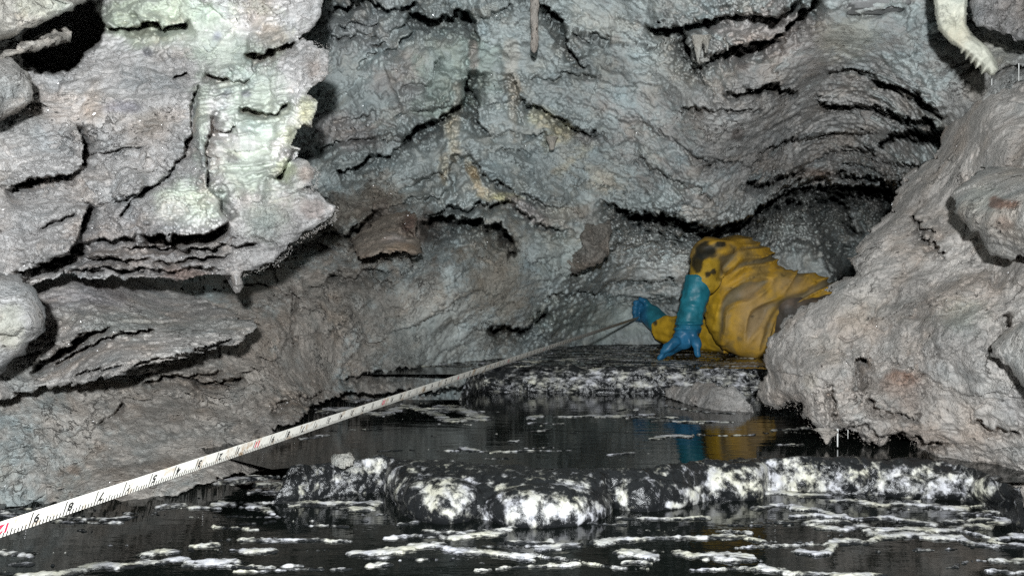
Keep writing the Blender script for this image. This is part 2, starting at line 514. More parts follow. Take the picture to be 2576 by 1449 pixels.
def simple_mat(name, col, rough=.5, nscale=40, var=.3, bump=.001, dirt=None, dscale=12, dlo=.55, dhi=.7, spec=.5):
    m, nt = new_mat(name); b = NB(nt)
    out = b.n('ShaderNodeOutputMaterial'); pr = b.n('ShaderNodeBsdfPrincipled')
    tc = b.n('ShaderNodeTexCoord'); vec = tc.outputs['Object']
    n = b.noise(vec, nscale, 6, .65)
    c = b.mix(1.0, tuple(col), b.ramp(n.outputs[0], [(.25, 1 - var), (.75, 1 + var)]), 'MULTIPLY')
    if dirt:
        nd = b.noise(vec, dscale, 7, .7)
        c = b.mix(b.ramp(nd.outputs[0], [(dlo, 0.0), (dhi, 1.0)]), c, tuple(dirt))
    b.l(c, pr.inputs['Base Color']); pr.inputs['Roughness'].default_value = rough
    pr.inputs['Specular IOR Level'].default_value = spec
    bp = b.n('ShaderNodeBump'); bp.inputs['Distance'].default_value = bump; bp.inputs['Strength'].default_value = .8
    b.l(n.outputs[0], bp.inputs['Height']); b.l(bp.outputs[0], pr.inputs['Normal'])
    b.l(pr.outputs[0], out.inputs[0])
    return m

FLASH_W = 240.0
# ------------------------------------------------------------------ the cave itself
def axis(lo, a, b, hi, step, n):
    g = np.geomspace(1, 1 + (a - lo), n) - 1
    h = np.geomspace(1, 1 + (hi - b), n) - 1
    return np.unique(np.concatenate([a - g, np.arange(a, b, step), b + h]))

bed = lambda u: np.interp(u, [500, 1190, 1300, 1650, 1800, 2350], [235, 0, 20, 175, 190, 150])
wall_ctrl = [
    (0, 1270, 1.47), (300, 1285, 1.47), (560, 1235, 1.55), (720, 1145, 1.80), (800, 1050, 2.02), (850, 990, 2.25),
    (0, 1449, 1.5), (600, 1449, 1.62), (1288, 1449, 2.5), (2000, 1449, 2.6), (2576, 1449, 1.9),
    (300, 950, 1.68), (600, 930, 1.85), (690, 800, 2.05), (780, 930, 2.15), (0, 1000, 1.5), (300, 1100, 1.58), (550, 1080, 1.72),
    (950, 880, 2.40), (1050, 970, 2.58), (1200, 960, 2.85), (1000, 760, 2.45), (1000, 620, 2.42), (1150, 750, 2.55),
    (1250, 870, 2.85), (1300, 700, 2.66), (1400, 640, 2.7), (1500, 600, 2.7), (1450, 800, 3.0), (1600, 800, 3.15),
    (1750, 540, 2.5), (1600, 480, 2.58), (1550, 350, 2.42), (1750, 400, 2.32), (1900, 480, 2.6), (1900, 300, 2.15),
    (2050, 420, 2.75), (2100, 300, 2.4), (2250, 350, 2.32), (2370, 330, 1.98), (2000, 150, 1.95), (2200, 100, 1.85),
    (2300, 200, 1.9), (2450, 100, 1.8), (2576, 100, 1.75), (2450, 300, 1.82), (2520, 450, 1.8), (1750, 150, 2.05), (1700, 0, 1.9), (1500, 100, 2.15),
    (1300, 0, 2.08), (1000, 50, 2.2), (1000, 250, 2.28), (1200, 200, 2.3), (1240, 400, 2.48), (1100, 500, 2.5),
    (1300, 520, 2.58), (900, 400, 2.38), (820, 150, 2.3), (850, 550, 2.42), (600, 300, 2.3), (600, 600, 2.3),
    (300, 300, 2.1), (0, 300, 1.9), (0, 700, 1.8), (300, 700, 2.0), (2200, 700, 2.9), (2576, 700, 1.8), (2000, 800, 2.9),
    (-1200, 300, 1.5), (-1200, 1300, 1.3), (-3000, 600, .9), (3600, 300, 1.6), (3600, 1200, 1.5), (5200, 600, 1.0),
    (1288, -600, 1.7), (0, -600, 1.5), (2576, -600, 1.5), (1288, -2500, 1.0), (-1500, -2000, .8), (4000, -2000, .8),
    (1288, 2200, 2.5),
]
wl = []
def L(t, pts, a, b, lu=60, ld=30):
    wl.append((tr(t, pts), a, b, lu, ld))
# centre (upper)
L(TA, [(780, 85), (880, 130), (950, 155), (1050, 145), (1160, 100), (1210, 72), (1290, 120), (1350, 100)], .07, .09, 60, 35)
L(TA, [(1350, 122), (1450, 110), (1520, 70), (1640, 10)], .03, .02)
L(TA, [(520, -10), (590, 45), (720, 45), (800, 35), (870, 0)], .05, .04, 40, 25)
L(TA, [(330, 60), (430, 15), (560, -5)], .03, .03, 30, 20)
L(TA, [(80, 60), (200, 50), (310, 40), (330, -10)], .05, .05, 40, 20)
L(TA, [(200, 210), (270, 230), (310, 200), (480, 180), (580, 150)], .025, .02, 20, 15)
L(TA, [(100, 330), (250, 290), (400, 280), (520, 240)], .02, .02, 20, 15)
L(TA, [(400, 300), (560, 290), (700, 230), (830, 170)], .02, .015, 20, 15)
L(TA, [(460, 355), (560, 345), (630, 330)], .03, .02, 20, 12)
L(TA, [(560, 420), (620, 390), (700, 370), (850, 260)], .03, .02, 40, 20)
L(TA, [(380, 580), (430, 480), (560, 410)], .02, .02, 30, 20)
L(TA, [(700, 760), (820, 690), (940, 700), (990, 640), (1010, 520), (1070, 470)], .02, .02, 40, 20)
L(TA, [(620, 955), (830, 915), (950, 915), (1100, 885), (1180, 880)], .025, .015, 30, 15)
L(TA, [(780, 1090), (900, 1030), (1010, 980), (1130, 910), (1210, 870), (1250, 790), (1290, 650), (1300, 560)], .07, .11, 70, 45)
L(TA, [(480, 1285), (640, 1265), (700, 1210), (740, 1160), (810, 1125), (830, 1070)], .05, .07, 50, 30)
L(TA, [(560, 1160), (640, 1155), (730, 1150), (800, 1120)], .03, .02, 25, 15)
L(TA, [(200, 1425), (330, 1400), (390, 1370), (430, 1320), (500, 1275)], .05, .06, 50, 30)
L(TA, [(0, 1230), (110, 1190), (230, 1160), (400, 1145), (560, 1150)], .03, .025, 30, 15)
L(TA, [(120, 985), (300, 975), (420, 970), (540, 910)], .025, .02, 30, 15)
L(TA, [(1270, 640), (1300, 720), (1360, 800), (1365, 880), (1380, 1000), (1440, 1060), (1480, 1130)], .03, .05, 30, 22)
L(TA, [(1350, 120), (1350, 250), (1375, 300), (1350, 420)], .02, .03, 25, 20)
L(TA, [(1370, 870), (1500, 845), (1660, 850), (1720, 970), (1760, 1040)], .02, .015, 25, 15)
L(TA, [(1440, 1150), (1560, 1110), (1640, 1060), (1760, 1110), (1920, 1100), (1990, 1230)], .025, .02, 25, 15)
L(TA, [(1440, 1230), (1500, 1250), (1560, 1240), (1660, 1230), (1760, 1250), (1850, 1290)], .02, .02, 25, 15)
L(TA, [(1640, 560), (1700, 720), (1730, 840), (1860, 890), (1990, 920), (2090, 1010), (2264, 1080), (2450, 1110)], .05, .05, 60, 30)
L(TA, [(1760, 660), (1940, 630), (2000, 645), (2110, 600), (2264, 620), (2400, 615)], .025, .015, 30, 15)
L(TA, [(1850, 30), (1890, 45), (1990, 90), (2100, 190), (2110, 360), (2180, 460), (2264, 530), (2330, 560)], .06, .05, 35, 25)
L(TA, [(2150, 230), (2200, 290), (2240, 320), (2350, 300), (2500, 330)], .03, .02, 30, 15)
# centre (lower)
L(TB, [(1120, 40), (1150, 20), (1230, 10), (1350, 60), (1420, 170), (1500, 240), (1620, 290), (1760, 390)], .04, .035, 40, 22)
L(TB, [(1240, 90), (1330, 130), (1400, 220)], .025, .03, 25, 18)
L(TB, [(1700, 320), (1840, 390), (1930, 430), (2050, 440), (2160, 450)], .03, .03, 30, 20)
L(TB, [(640, 350), (780, 270), (870, 250), (940, 210), (1000, 170), (1060, 160), (1160, 240)], .03, .02, 30, 18)
L(TB, [(1150, 20), (1135, 130), (1150, 240), (1145, 330)][::-1], .02, .03, 20, 16)
L(TB, [(590, 455), (720, 420), (830, 390), (930, 370), (1060, 360), (1150, 330)], .03, .02, 25, 15)
L(TB, [(840, 560), (960, 500), (1060, 480), (1160, 430), (1270, 470), (1330, 440), (1400, 410), (1460, 440), (1540, 410), (1640, 410), (1720, 480), (1800, 510), (1890, 590), (1950, 620), (2060, 620), (2090, 640), (2230, 660)], .05, .05, 45, 24)
L(TB, [(860, 570), (1010, 520), (1260, 535), (1400, 560), (1470, 570), (1560, 590), (1640, 670), (1700, 800)], .05, .20, 30, 42)
L(TB, [(870, 700), (960, 700), (1080, 650), (1180, 640)], .03, .03, 25, 18)
L(TB, [(60, 1040), (130, 1040), (220, 1010), (330, 1020), (400, 990), (600, 990), (720, 945)], .025, .025, 40, 18)
L(TB, [(260, 710), (360, 640), (430, 570), (480, 500), (480, 440)], .07, .08, 60, 30)
L(TB, [(700, 1110), (640, 1060), (600, 1040)][::-1], .02, .03, 20, 14)
L(TB, [(1900, 1215), (2010, 1160), (2120, 1190), (2264, 1150), (2450, 1170)], .04, .04, 40, 20)
L(TB, [(2100, 1040), (2200, 1010), (2300, 960)], .02, .05, 30, 20)
# right half of the ceiling
L(T3, [(-60, 120), (60, 150), (130, 140), (260, 105), (360, 70), (420, 60), (500, 90), (600, 100), (700, 30), (760, -10)], .07, .06, 50, 25)
L(T3, [(110, 130), (160, 190), (220, 320), (300, 270), (420, 230), (530, 210), (640, 150), (740, 50), (870, -10)], .08, .10, 60, 35)
L(T3, [(340, 460), (470, 450), (600, 435), (740, 455)], .04, .07, 40, 25)
L(T3, [(860, 380), (900, 350), (1000, 335), (1110, 370), (1160, 390)], .03, .02, 30, 15)
L(T3, [(800, 470), (880, 520), (960, 530), (1060, 520), (1150, 540), (1250, 590), (1380, 600), (1480, 660)], .06, .06, 40, 22)
L(T3, [(1080, 390), (1220, 440), (1340, 490), (1410, 550), (1480, 600)], .05, .05, 40, 20)
L(T3, [(100, 545), (250, 540), (400, 545), (580, 545)], .03, .02, 30, 15)
L(T3, [(500, 780), (700, 700), (800, 690), (950, 670), (1150, 655)], .04, .03, 40, 18)
L(T3, [(580, 920), (700, 860), (800, 800), (930, 740)], .03, .03, 30, 18)
L(T3, [(440, 915), (560, 930), (650, 880), (760, 840)], .05, .06, 40, 20)
L(T3, [(200, 850), (330, 800), (480, 830), (600, 760), (700, 740)], .02, .015, 30, 15)
L(T3, [(900, 825), (1050, 825), (1150, 870), (1320, 890)], .03, .02, 25, 12)
L(T3, [(900, 790), (1000, 770), (1200, 830), (1420, 830)], .03, .02, 25, 12)
L(T3, [(880, 870), (1050, 880), (1200, 910), (1300, 900)], .06, .07, 30, 20)
L(T3, [(590, 1035), (700, 1010), (800, 1000), (910, 990), (980, 1040), (1000, 1140), (1080, 1180)], .08, .14, 40, 40)
L(T3, [(-100, 560), (0, 640), (100, 700), (200, 780), (330, 830), (420, 840)], .02, .015, 30, 15)
L(T3, [(-100, 780), (0, 840), (150, 930), (250, 960), (320, 1030)], .025, .02, 30, 15)
L(T3, [(1690, 370), (1760, 320), (1862, 335), (1960, 330)], .03, .02, 20, 15)
L(T3, [(960, 60), (1120, 50), (1270, 50)], .02, .02, 14, 10)
wl.append(([(1500, 500), (1545, 508), (1600, 537), (1643, 537), (1718, 547), (1768, 567), (1793, 570), (1843, 558), (1884, 542), (1924, 517), (1964, 488), (2004, 472), (2100, 464), (2270, 470), (2380, 500)], .08, .30, 50, 90))
L(T3, [(700, 1090), (820, 1075), (930, 1090), (1010, 1150)], .04, .05, 25, 18)
L(T3, [(820, 1240), (900, 1215), (1000, 1230), (1060, 1250)], .04, .05, 25, 18)
# left foot of the wall
L(T4, [(690, 485), (840, 440), (980, 440), (1140, 410)], .03, .03, 40, 18)
L(T4, [(940, 470), (1060, 470), (1190, 460), (1240, 435)], .03, .04, 25, 16)
L(T4, [(490, 670), (560, 620), (610, 560)], .025, .02, 30, 15)
L(T4, [(1330, 620), (1450, 560), (1560, 550), (1640, 490)], .03, .04, 30, 16)
L(T4, [(1455, -20), (1458, 130), (1462, 300)][::-1], .015, .03, 20, 10)
L(T7, [(-60, 560), (200, 580), (420, 570), (520, 550), (600, 640)], .05, .07, 40, 20)
L(T7, [(-300, 420), (0, 300), (200, 230), (400, 250), (640, 200)], .03, .03, 40, 20)
L(T7, [(-100, 720), (100, 700), (300, 740), (560, 740)], .03, .04, 30, 15)
L(T5, [(200, 470), (330, 420), (430, 430), (520, 400), (640, 400)], .04, .05, 30, 20)
L(T5, [(940, 215), (1040, 190), (1130, 215), (1180, 160), (1230, 110)], .05, .12, 30, 30)

alcove = [(1500, 620), (1600, 560), (1900, 560), (2420, 560), (2420, 1150), (1290, 1150), (1330, 860), (1420, 740)]
holes = [
    ([(-400, 1274), (0, 1270), (240, 1268), (350, 1262), (426, 1245), (500, 1222), (546, 1204), (631, 1190), (666, 1176), (701, 1160), (721, 1125), (700, 1095), (684, 1078), (766, 1048), (776, 1023), (821, 1008), (860, 992), (905, 987), (1100, 978), (1230, 965), (1230, 1700), (-400, 1700)], .35, 7),
    (tr(TB, [(870, 575), (1010, 530), (1260, 545), (1400, 568), (1480, 580), (1570, 610), (1650, 690), (1700, 800), (1640, 800), (1560, 700), (1400, 640), (1280, 655), (1150, 640), (1000, 720), (890, 700)]), .22, 12),
    (alcove, .45, 110), ([(2030, 500), (2100, 478), (2260, 466), (2420, 520), (2420, 780), (2130, 780), (2070, 620)], .7, 50),
    ([(2209, 365), (2240, 335), (2260, 327), (2390, 330), (2388, 375), (2330, 365), (2310, 365), (2280, 345), (2250, 345), (2215, 378)], .5, 10),
    ([(2105, 372), (2205, 370), (2200, 392), (2120, 390)], .2, 10),
    ([(1935, 500), (1965, 468), (2000, 455), (2085, 440), (2090, 470), (2010, 478)], .4, 10),
    (tr(TB, [(1600, 860), (1640, 800), (1695, 805), (1690, 845), (1610, 890)]), .35, 8),
    (tr(T5, [(940, 210), (1000, 190), (1080, 205), (1140, 215), (1140, 245), (1000, 225), (950, 240)]), .2, 6),
    (tr(T5, [(1150, 160), (1190, 130), (1250, 100), (1230, 150), (1180, 180)]), .3, 8),
]
GG = (.365, .40, .395)
wall_tints = [
    (480, 1020, 560, 420, (.44, .41, .375), 1.0), (760, 850, 280, 320, (.37, .335, .30), 1.0),
    (1000, 800, 230, 150, (.32, .30, .27), .9), (1260, 700, 95, 190, (.36, .33, .28), .9), (1100, 860, 150, 110, (.33, .35, .335), .8),
    (930, 560, 150, 110, (.27, .245, .21), .9), (1000, 580, 110, 60, (.23, .185, .16), .6), (880, 330, 110, 60, (.34, .33, .325), .9), (900, 60, 130, 90, (.36, .37, .37), .8),
    (1030, 190, 90, 80, (.36, .34, .33), .7), (1150, 170, 110, 110, (.36, .42, .385), .8), (1120, 260, 80, 40, (.38, .44, .40), .7),
    (1138, 345, 22, 62, (.55, .52, .43), .95), (1117, 430, 15, 50, (.54, .51, .42), .95), (1285, 165, 20, 75, (.48, .45, .40), .6), (1295, 230, 14, 40, (.50, .44, .36), .8),
    (1190, 160, 12, 50, (.42, .38, .35), .8), (1365, 295, 36, 26, (.54, .53, .42), .95), (1405, 335, 30, 50, (.54, .53, .41), .95, 50), (1445, 400, 22, 60, (.53, .51, .42), .9, 55),
    (1530, 455, 60, 30, (.46, .44, .38), .8, 20), (1235, 488, 60, 18, (.56, .53, .44), .95, 15), (1195, 445, 14, 45, (.56, .49, .36), .95, -25), (1275, 497, 40, 12, (.56, .54, .32), .8, 5), (1340, 540, 80, 20, (.46, .42, .40), .9, 38),
    (1420, 540, 40, 30, (.46, .45, .40), .8), (1290, 260, 14, 90, (.50, .48, .43), .7), (1150, 290, 14, 90, (.52, .50, .44), .7), (1410, 560, 90, 14, (.52, .50, .46), .7, 38), (1500, 440, 70, 14, (.52, .51, .45), .7, 45), (1735, 250, 12, 60, (.48, .45, .40), .6), (1985, 300, 460, 330, (.39, .38, .365), 1.0), (1930, 100, 160, 80, (.42, .38, .36), .6), (2130, 100, 80, 60, (.42, .43, .38), .7), (1690, 150, 120, 90, (.40, .42, .40), .6),
    (1855, 335, 18, 26, (.14, .12, .11), .8), (2055, 442, 45, 20, (.26, .19, .15), .8), (2480, 220, 190, 250, (.38, .375, .36), .9), (2480, 130, 60, 40, (.46, .46, .41), .7),
    (1660, 660, 150, 120, (.70, .72, .70), .95), (1500, 800, 170, 60, (.42, .47, .44), .8), (2010, 600, 190, 140, (.54, .56, .54), .9), (1420, 640, 120, 90, (.40, .43, .405), .7),
    (1480, 540, 60, 30, (.27, .25, .225), .6), (760, 1100, 120, 60, (.34, .32, .30), .7), (420, 1180, 60, 20, (.22, .17, .13), .5), (180, 1185, 40, 16, (.20, .14, .10), .6),
]
smooth_zone = {'gran': .25, 'lump': 1.9, 'drip': 1.5}
wall_zones = [(1130, 190, 130, 120, {'sh': .4}), (1500, 800, 200, 90, {'sh': .6}), (1270, 730, 100, 150, {'sh': .5}),(1750, 720, 420, 190, {'lump': 1.3, 'sh': .7, 'big': 2.0, 'saw': 1.0, 'drip': .3, 'gran': .6}),
    (330, 1130, 900, 420, {'grit': 2.6, 'gran': 2.6, 'saw': .15, 'lump': .5, 'drip': .1}), (800, 850, 320, 330, {'grit': 2.6, 'gran': 2.4, 'saw': .2, 'lump': .5, 'drip': .1}),
    (1260, 720, 110, 200, {'grit': 2.6, 'gran': 2.0, 'lump': .3, 'saw': .3, 'drip': .2}), (950, 600, 190, 130, {'grit': 2.6, 'gran': 2.0, 'saw': .4, 'lump': .5, 'drip': .2}),
    (1150, 200, 170, 160, {'saw': .3, 'lump': 1.1}), (1500, 420, 220, 150, {'drip': 1.6, 'saw': 1.2}), (1300, 300, 160, 220, {'saw': .6, 'lump': 1.2}),
    (880, 80, 190, 110, {'saw': 1.3}), (900, 350, 170, 90, {'saw': 1.2}), (2000, 350, 420, 260, {'grit': 1.9, 'gran': 2.0, 'lump': .5, 'drip': .4, 'saw': .8}),
    (2150, 110, 200, 110, {'grit': 2.0, 'saw': .2, 'gran': 1.3}), (2480, 250, 180, 300, {'grit': 2.0, 'saw': .2, 'gran': 1.3, 'lump': .8}),
]
wall_ribs = [(tr(TA, [(1120, 940), (1160, 1080), (1165, 1230), (1095, 1440)]), .035, 15), (tr(TA, [(1590, 300), (1600, 420), (1630, 600), (1700, 760)]), .03, 14), (tr(TA, [(1310, 100), (1330, 300), (1300, 480), (1290, 660)]), -.05, 12),
    (tr(TB, [(1280, 100), (1400, 270), (1450, 350), (1560, 370), (1650, 370), (1740, 450), (1900, 560), (1960, 610)]), .035, 14), (tr(TA, [(1820, 900), (1960, 1060), (2100, 1200), (2200, 1330), (2300, 1480)]), .03, 16),
    (tr(TB, [(1090, -40), (1120, 60), (1140, 190)]), .03, 12), (tr(TB, [(1200, 80), (1240, 200), (1310, 330), (1380, 330)]), .03, 22), (tr(TA, [(1760, 560), (1720, 380), (1760, 200), (1740, 0)]), .02, 16), (tr(TA, [(1420, 860), (1480, 980), (1500, 1110)]), .03, 24),
    (tr(TA, [(1640, 80), (1660, 200), (1690, 380)]), .02, 12), (tr(TA, [(2090, 60), (2130, 200), (2150, 340), (2260, 480)]), .03, 10), (tr(TB, [(2060, 430), (2080, 520), (2070, 610)]), .03, 12), (tr(TB, [(700, -60), (780, 60), (780, 220)]), .015, 6)]
us = axis(-3200, -12, 2588, 5300, 2.5, 70)
vs = axis(-2600, -12, 1285, 2300, 2.5, 60)
wall = rock('cave_wall', None, wall_ctrl, wl, wall_tints, wall_zones, base=GG, grid=(us, vs), bed=bed, mat=M_WALL, holes=holes, clampD=(.42, 4.6), ribs=wall_ribs,
            style=dict(big=.07, bigf=4.5, sh=.085, shf=6, gran=.003, granf=10, lump=.024, lumpf=10.5, s3=.35, grit=.38, pop=.0012, drip=.002, saw=.02, sawp=46, crack=.012), edge=(7, 2.5))
tag(wall, 'wet grey green limestone back wall and ceiling of the cave with drip ledges', 'cave wall', kind='structure')

# ---- outcrop hanging on the left
A_poly = [(-160, -160), (835, -160), (812, 0), (806, 40), (775, 85), (752, 105), (790, 108), (826, 125), (828, 165), (822, 195), (795, 212),
          (772, 238), (800, 250), (800, 275), (785, 325), (748, 330), (742, 365), (760, 372), (745, 400), (772, 400), (795, 425), (790, 470), (760, 480),
          (800, 490), (850, 520), (838, 552), (760, 595), (705, 640), (690, 660), (650, 678), (615, 690), (606, 728), (597, 738), (589, 728), (582, 692),
          (520, 688), (450, 700), (380, 700), (260, 705), (160, 695), (70, 720), (-160, 760)]
A_ctrl = [(0, 0, 1.5), (0, 400, 1.36), (0, 680, 1.32), (400, 20, 1.52), (400, 300, 1.46), (250, 200, 1.46), (400, 550, 1.42), (200, 650, 1.42), (700, 60, 1.54), (700, 300, 1.52),
          (700, 480, 1.50), (840, 530, 1.54), (600, 690, 1.5), (400, 690, 1.5), (600, 600, 1.48), (-160, 300, 1.2), (-160, -160, 1.4), (500, -160, 1.5), (820, -160, 1.52), (800, 160, 1.48), (800, 430, 1.5)]
Al = []
def LA(pts, a, b, lu=50, ld=25, t=T1): Al.append((tr(t, pts), a, b, lu, ld))
LA([(500, 125), (640, 122), (720, 115), (850, 128), (980, 105)], .035, .03, 40, 18)
LA([(1230, 250), (1330, 275), (1430, 215), (1480, 195)], .04, .05, 30, 18)
LA([(1080, 970), (1040, 925), (1045, 720), (1075, 650), (1060, 560)], .035, .035, 25, 25)
LA([(810, 855), (870, 832), (910, 775), (965, 655), (955, 540), (1010, 415)], .035, .02, 40, 20)
LA([(560, 1010), (700, 960), (820, 880), (870, 860)], .025, .02, 40, 18)
LA([(590, 1090), (650, 1020), (760, 910)], .03, .02, 30, 15)
LA([(690, 1190), (780, 1175), (850, 1200), (960, 1185), (1080, 1160), (1160, 1125)], .06, .07, 45, 28)
LA([(1170, 1135), (1120, 1070), (1115, 1000), (1060, 950)], .03, .03, 30, 20)
LA([(60, 1360), (180, 1330), (300, 1310), (390, 1230), (420, 1100), (430, 1000)], .06, .06, 60, 26)
LA([(0, 950), (100, 915), (210, 890), (310, 880), (385, 850), (405, 800), (410, 690), (380, 640)], .045, .045, 55, 26)
LA([(1200, 640), (1130, 655), (1080, 640)][::-1], .02, .02, 20, 14)
LA([(1190, 540), (1290, 545), (1390, 570), (1460, 510)], .02, .03, 25, 16)
LA([(1380, 920), (1420, 850), (1480, 740)], .03, .03, 25, 18)
LA([(1020, 360), (1110, 390), (1230, 400), (1280, 350), (1250, 270)], .025, .02, 20, 14)
LA([(880, 385), (920, 375), (960, 360)], .02, .015, 14, 10)
LA([(380, 1230), (600, 1190), (700, 1190)], .03, .03, 30, 15)
LA([(600, 1240), (760, 1230), (960, 1260), (1200, 1230), (1330, 1190)], .03, .03, 22, 14)
LA([(420, 1300), (640, 1290), (860, 1300), (1060, 1290), (1200, 1270)], .03, .03, 20, 12)
LA([(300, 1370), (560, 1340), (800, 1350), (1000, 1340), (1150, 1340)], .03, .03, 20, 12)
LA([(190, 1130), (300, 1110), (380, 1050)], .02, .015, 25, 12)
LA([(430, 770), (520, 770), (640, 740), (760, 700)], .012, .01, 25, 12)
A_holes = [([(45, 130), (60, 185), (125, 188), (180, 170), (215, 135), (255, 105), (262, 60), (238, 30), (226, -10), (150, -30), (90, 40), (50, 90)], .55, 12)]
WG = (.56, .545, .535)
MELT = (.45, .485, .43)
A_tints = [
    (420, 40, 280, 60, (.44, .485, .40), .9), (560, 110, 160, 60, (.45, .48, .43), .8), (640, 40, 60, 60, (.42, .36, .32), .5), (680, 90, 50, 40, (.44, .37, .31), .6),
    (575, 150, 120, 50, MELT, .75), (610, 225, 140, 50, MELT, .75), (665, 300, 110, 90, MELT, .9), (510, 300, 26, 130, MELT, .9), (640, 430, 120, 80, MELT, .95), (490, 510, 110, 70, (.475, .515, .45), 1.0),
    (660, 540, 70, 60, (.46, .48, .43), .8), (770, 290, 30, 50, (.56, .56, .43), 1.0), (715, 420, 30, 40, (.55, .57, .42), .8), (730, 350, 30, 40, (.55, .57, .42), .7),
    (785, 165, 38, 38, (.46, .41, .38), .9), (770, 435, 25, 25, (.30, .24, .21), .7), (800, 530, 45, 30, (.36, .31, .29), .8), (330, 600, 260, 90, (.45, .43, .425), .7), (450, 670, 300, 40, (.42, .40, .39), .8),
    (570, 240, 20, 14, (.22, .22, .23), .8), (620, 237, 14, 10, (.20, .20, .22), .8), (585, 400, 22, 12, (.20, .20, .20), .8, 15), (370, 133, 14, 12, (.25, .25, .27), .8), (550, 93, 16, 16, (.28, .29, .33), .8),
    (320, 270, 60, 20, (.34, .33, .38), .6), (380, 300, 50, 30, (.47, .45, .42), .7), (230, 260, 30, 60, (.43, .37, .32), .6), (480, 690, 60, 20, (.28, .20, .17), .7), (0, 250, 120, 200, (.44, .43, .41), .6),
]
A_zones = [(640, 300, 150, 200, {'sh': .6}), (300, 330, 160, 200, {'sh': .7}),(620, 350, 170, 200, {'grit': .15, 'gran': .35, 'lump': 2.2}), (500, 520, 120, 80, {'grit': .12, 'gran': .3, 'lump': 2.2}), (450, 60, 330, 90, {'grit': .2, 'gran': .4, 'lump': 1.9, 'saw': 0.2}),
           (450, 650, 420, 50, {'saw': 3.0, 'gran': 1.3}), (300, 330, 180, 200, {'gran': 1.25, 'lump': .5, 'saw': .1}), (200, 560, 200, 120, {'gran': 1.3, 'lump': .7})]
A_ribs = [(tr(T1, [(1010, 400), (1000, 620), (1030, 800), (1050, 920), (1110, 1010)]), .03, 14), (tr(T1, [(1500, 480), (1430, 620), (1440, 700)]), .03, 14), (tr(T1, [(1120, 600), (1200, 640), (1290, 560)]), .015, 10),
    (tr(T1, [(1060, 430), (1130, 520), (1230, 540), (1340, 540)]), .014, 9), (tr(T1, [(1250, 270), (1210, 330), (1160, 360)]), .02, 10), (tr(T1, [(1480, 740), (1420, 850), (1330, 900), (1300, 1030)]), .022, 12), (tr(T1, [(1390, 600), (1400, 690), (1370, 780), (1260, 830)]), .016, 10),
    (tr(T1, [(740, 1180), (760, 1060), (880, 1000), (1010, 1040), (1120, 1110)]), .018, 16), (tr(T1, [(520, 510), (640, 500), (760, 520)]), .02, 10), (tr(T1, [(720, 270), (740, 230), (790, 240), (780, 280)]), .015, 7)]
A = rock('rock_outcrop', A_poly, A_ctrl, Al, A_tints, A_zones, ribs=A_ribs, base=WG, mat=M_MELT, holes=A_holes, R=22, T=.06, thick=.45, edge=(6, 3.5), seed=1,
         bed=lambda u: -(u - 400) * .12, style=dict(big=.04, bigf=6, sh=.034, shf=12, gran=.015, granf=12, lump=.014, lumpf=22, drip=.003, saw=.012, sawp=18, crack=.008))
tag(A, 'large pale outcrop with melted greenish flowstone coating hanging at upper left', 'rock')

def rk(name, label, poly, ctrl, **kw):
    group = kw.pop('group', None); cat = kw.pop('cat', 'rock')
    return tag(rock(name, poly, ctrl, **kw), label, cat, group)

gst = dict(big=.018, bigf=6, sh=.030, shf=12, gran=.018, granf=11, lump=.005, lumpf=30, drip=.001, saw=.0, crack=.008)
rk('rock_ledge', 'long grey ledge pointing right above the tape, black gap under it',
   [(-160, 690), (60, 690), (450, 690), (470, 735), (520, 752), (600, 792), (640, 800), (652, 820), (640, 835), (620, 850), (588, 875), (520, 882), (430, 905), (366, 916), (320, 940), (250, 958), (175, 965), (100, 980), (0, 1010), (-160, 1040)],
   [(0, 950, 1.36), (300, 850, 1.48), (640, 820, 1.62), (450, 720, 1.95), (200, 720, 1.66), (560, 780, 1.75), (450, 850, 1.52), (-160, 850, 1.25), (100, 960, 1.42)], mat=M_CRUST, seed=2, thick=.4, R=30, T=.1,
   ledges=[(tr(T4, [(130, 420), (240, 350), (350, 290), (470, 200), (560, 190)]), .05, .05, 35, 22), (tr(T4, [(250, 400), (400, 310), (600, 220), (800, 210)]), .03, .03, 25, 15),
           (tr(T4, [(600, 430), (740, 350), (900, 330), (1050, 290), (1200, 240)]), .03, .03, 20, 12), (tr(T4, [(360, 440), (520, 400), (640, 380)]), .02, .02, 20, 12)],
   tints=[(330, 810, 150, 40, (.44, .46, .44), .8), (520, 820, 120, 30, (.42, .43, .41), .6), (250, 740, 180, 40, (.34, .32, .33), .7), (60, 930, 60, 60, (.36, .37, .35), .5)],
   base=(.52, .495, .47), style=dict(gst, lump=.007, saw=.010, sawp=22), bed=lambda u: -(u - 400) * .25)
rk('rock_hump', 'bright pale knob at the left edge beside the long ledge', [(-160, 680), (0, 688), (50, 695), (85, 720), (118, 795), (115, 835), (72, 862), (60, 895), (0, 935), (-160, 965)],
   [(0, 700, 1.2), (60, 800, 1.16), (0, 900, 1.18), (-160, 820, 1.0)], mat=M_MELT, seed=3, R=40, T=.1, thick=.3, base=(.42, .415, .41), tints=[(20, 820, 40, 60, (.42, .42, .36), .7)], style=dict(gst, lump=.008, lumpf=26))
rk('rock_corner', 'cream crumbly rock in the top left corner above a black hollow', [(-160, -160), (240, -160), (222, -5), (218, 12), (140, 40), (118, 52), (60, 80), (0, 108), (-160, 145)],
   [(0, 0, 1.12), (200, 0, 1.2), (0, 100, 1.14), (-160, 0, 1.0), (100, -160, 1.15)], mat=M_CRUST, seed=4, R=28, T=.09, thick=.3, base=(.46, .44, .40), tints=[(100, 10, 80, 30, (.52, .52, .44), .6)], style=dict(gst, gran=.026))
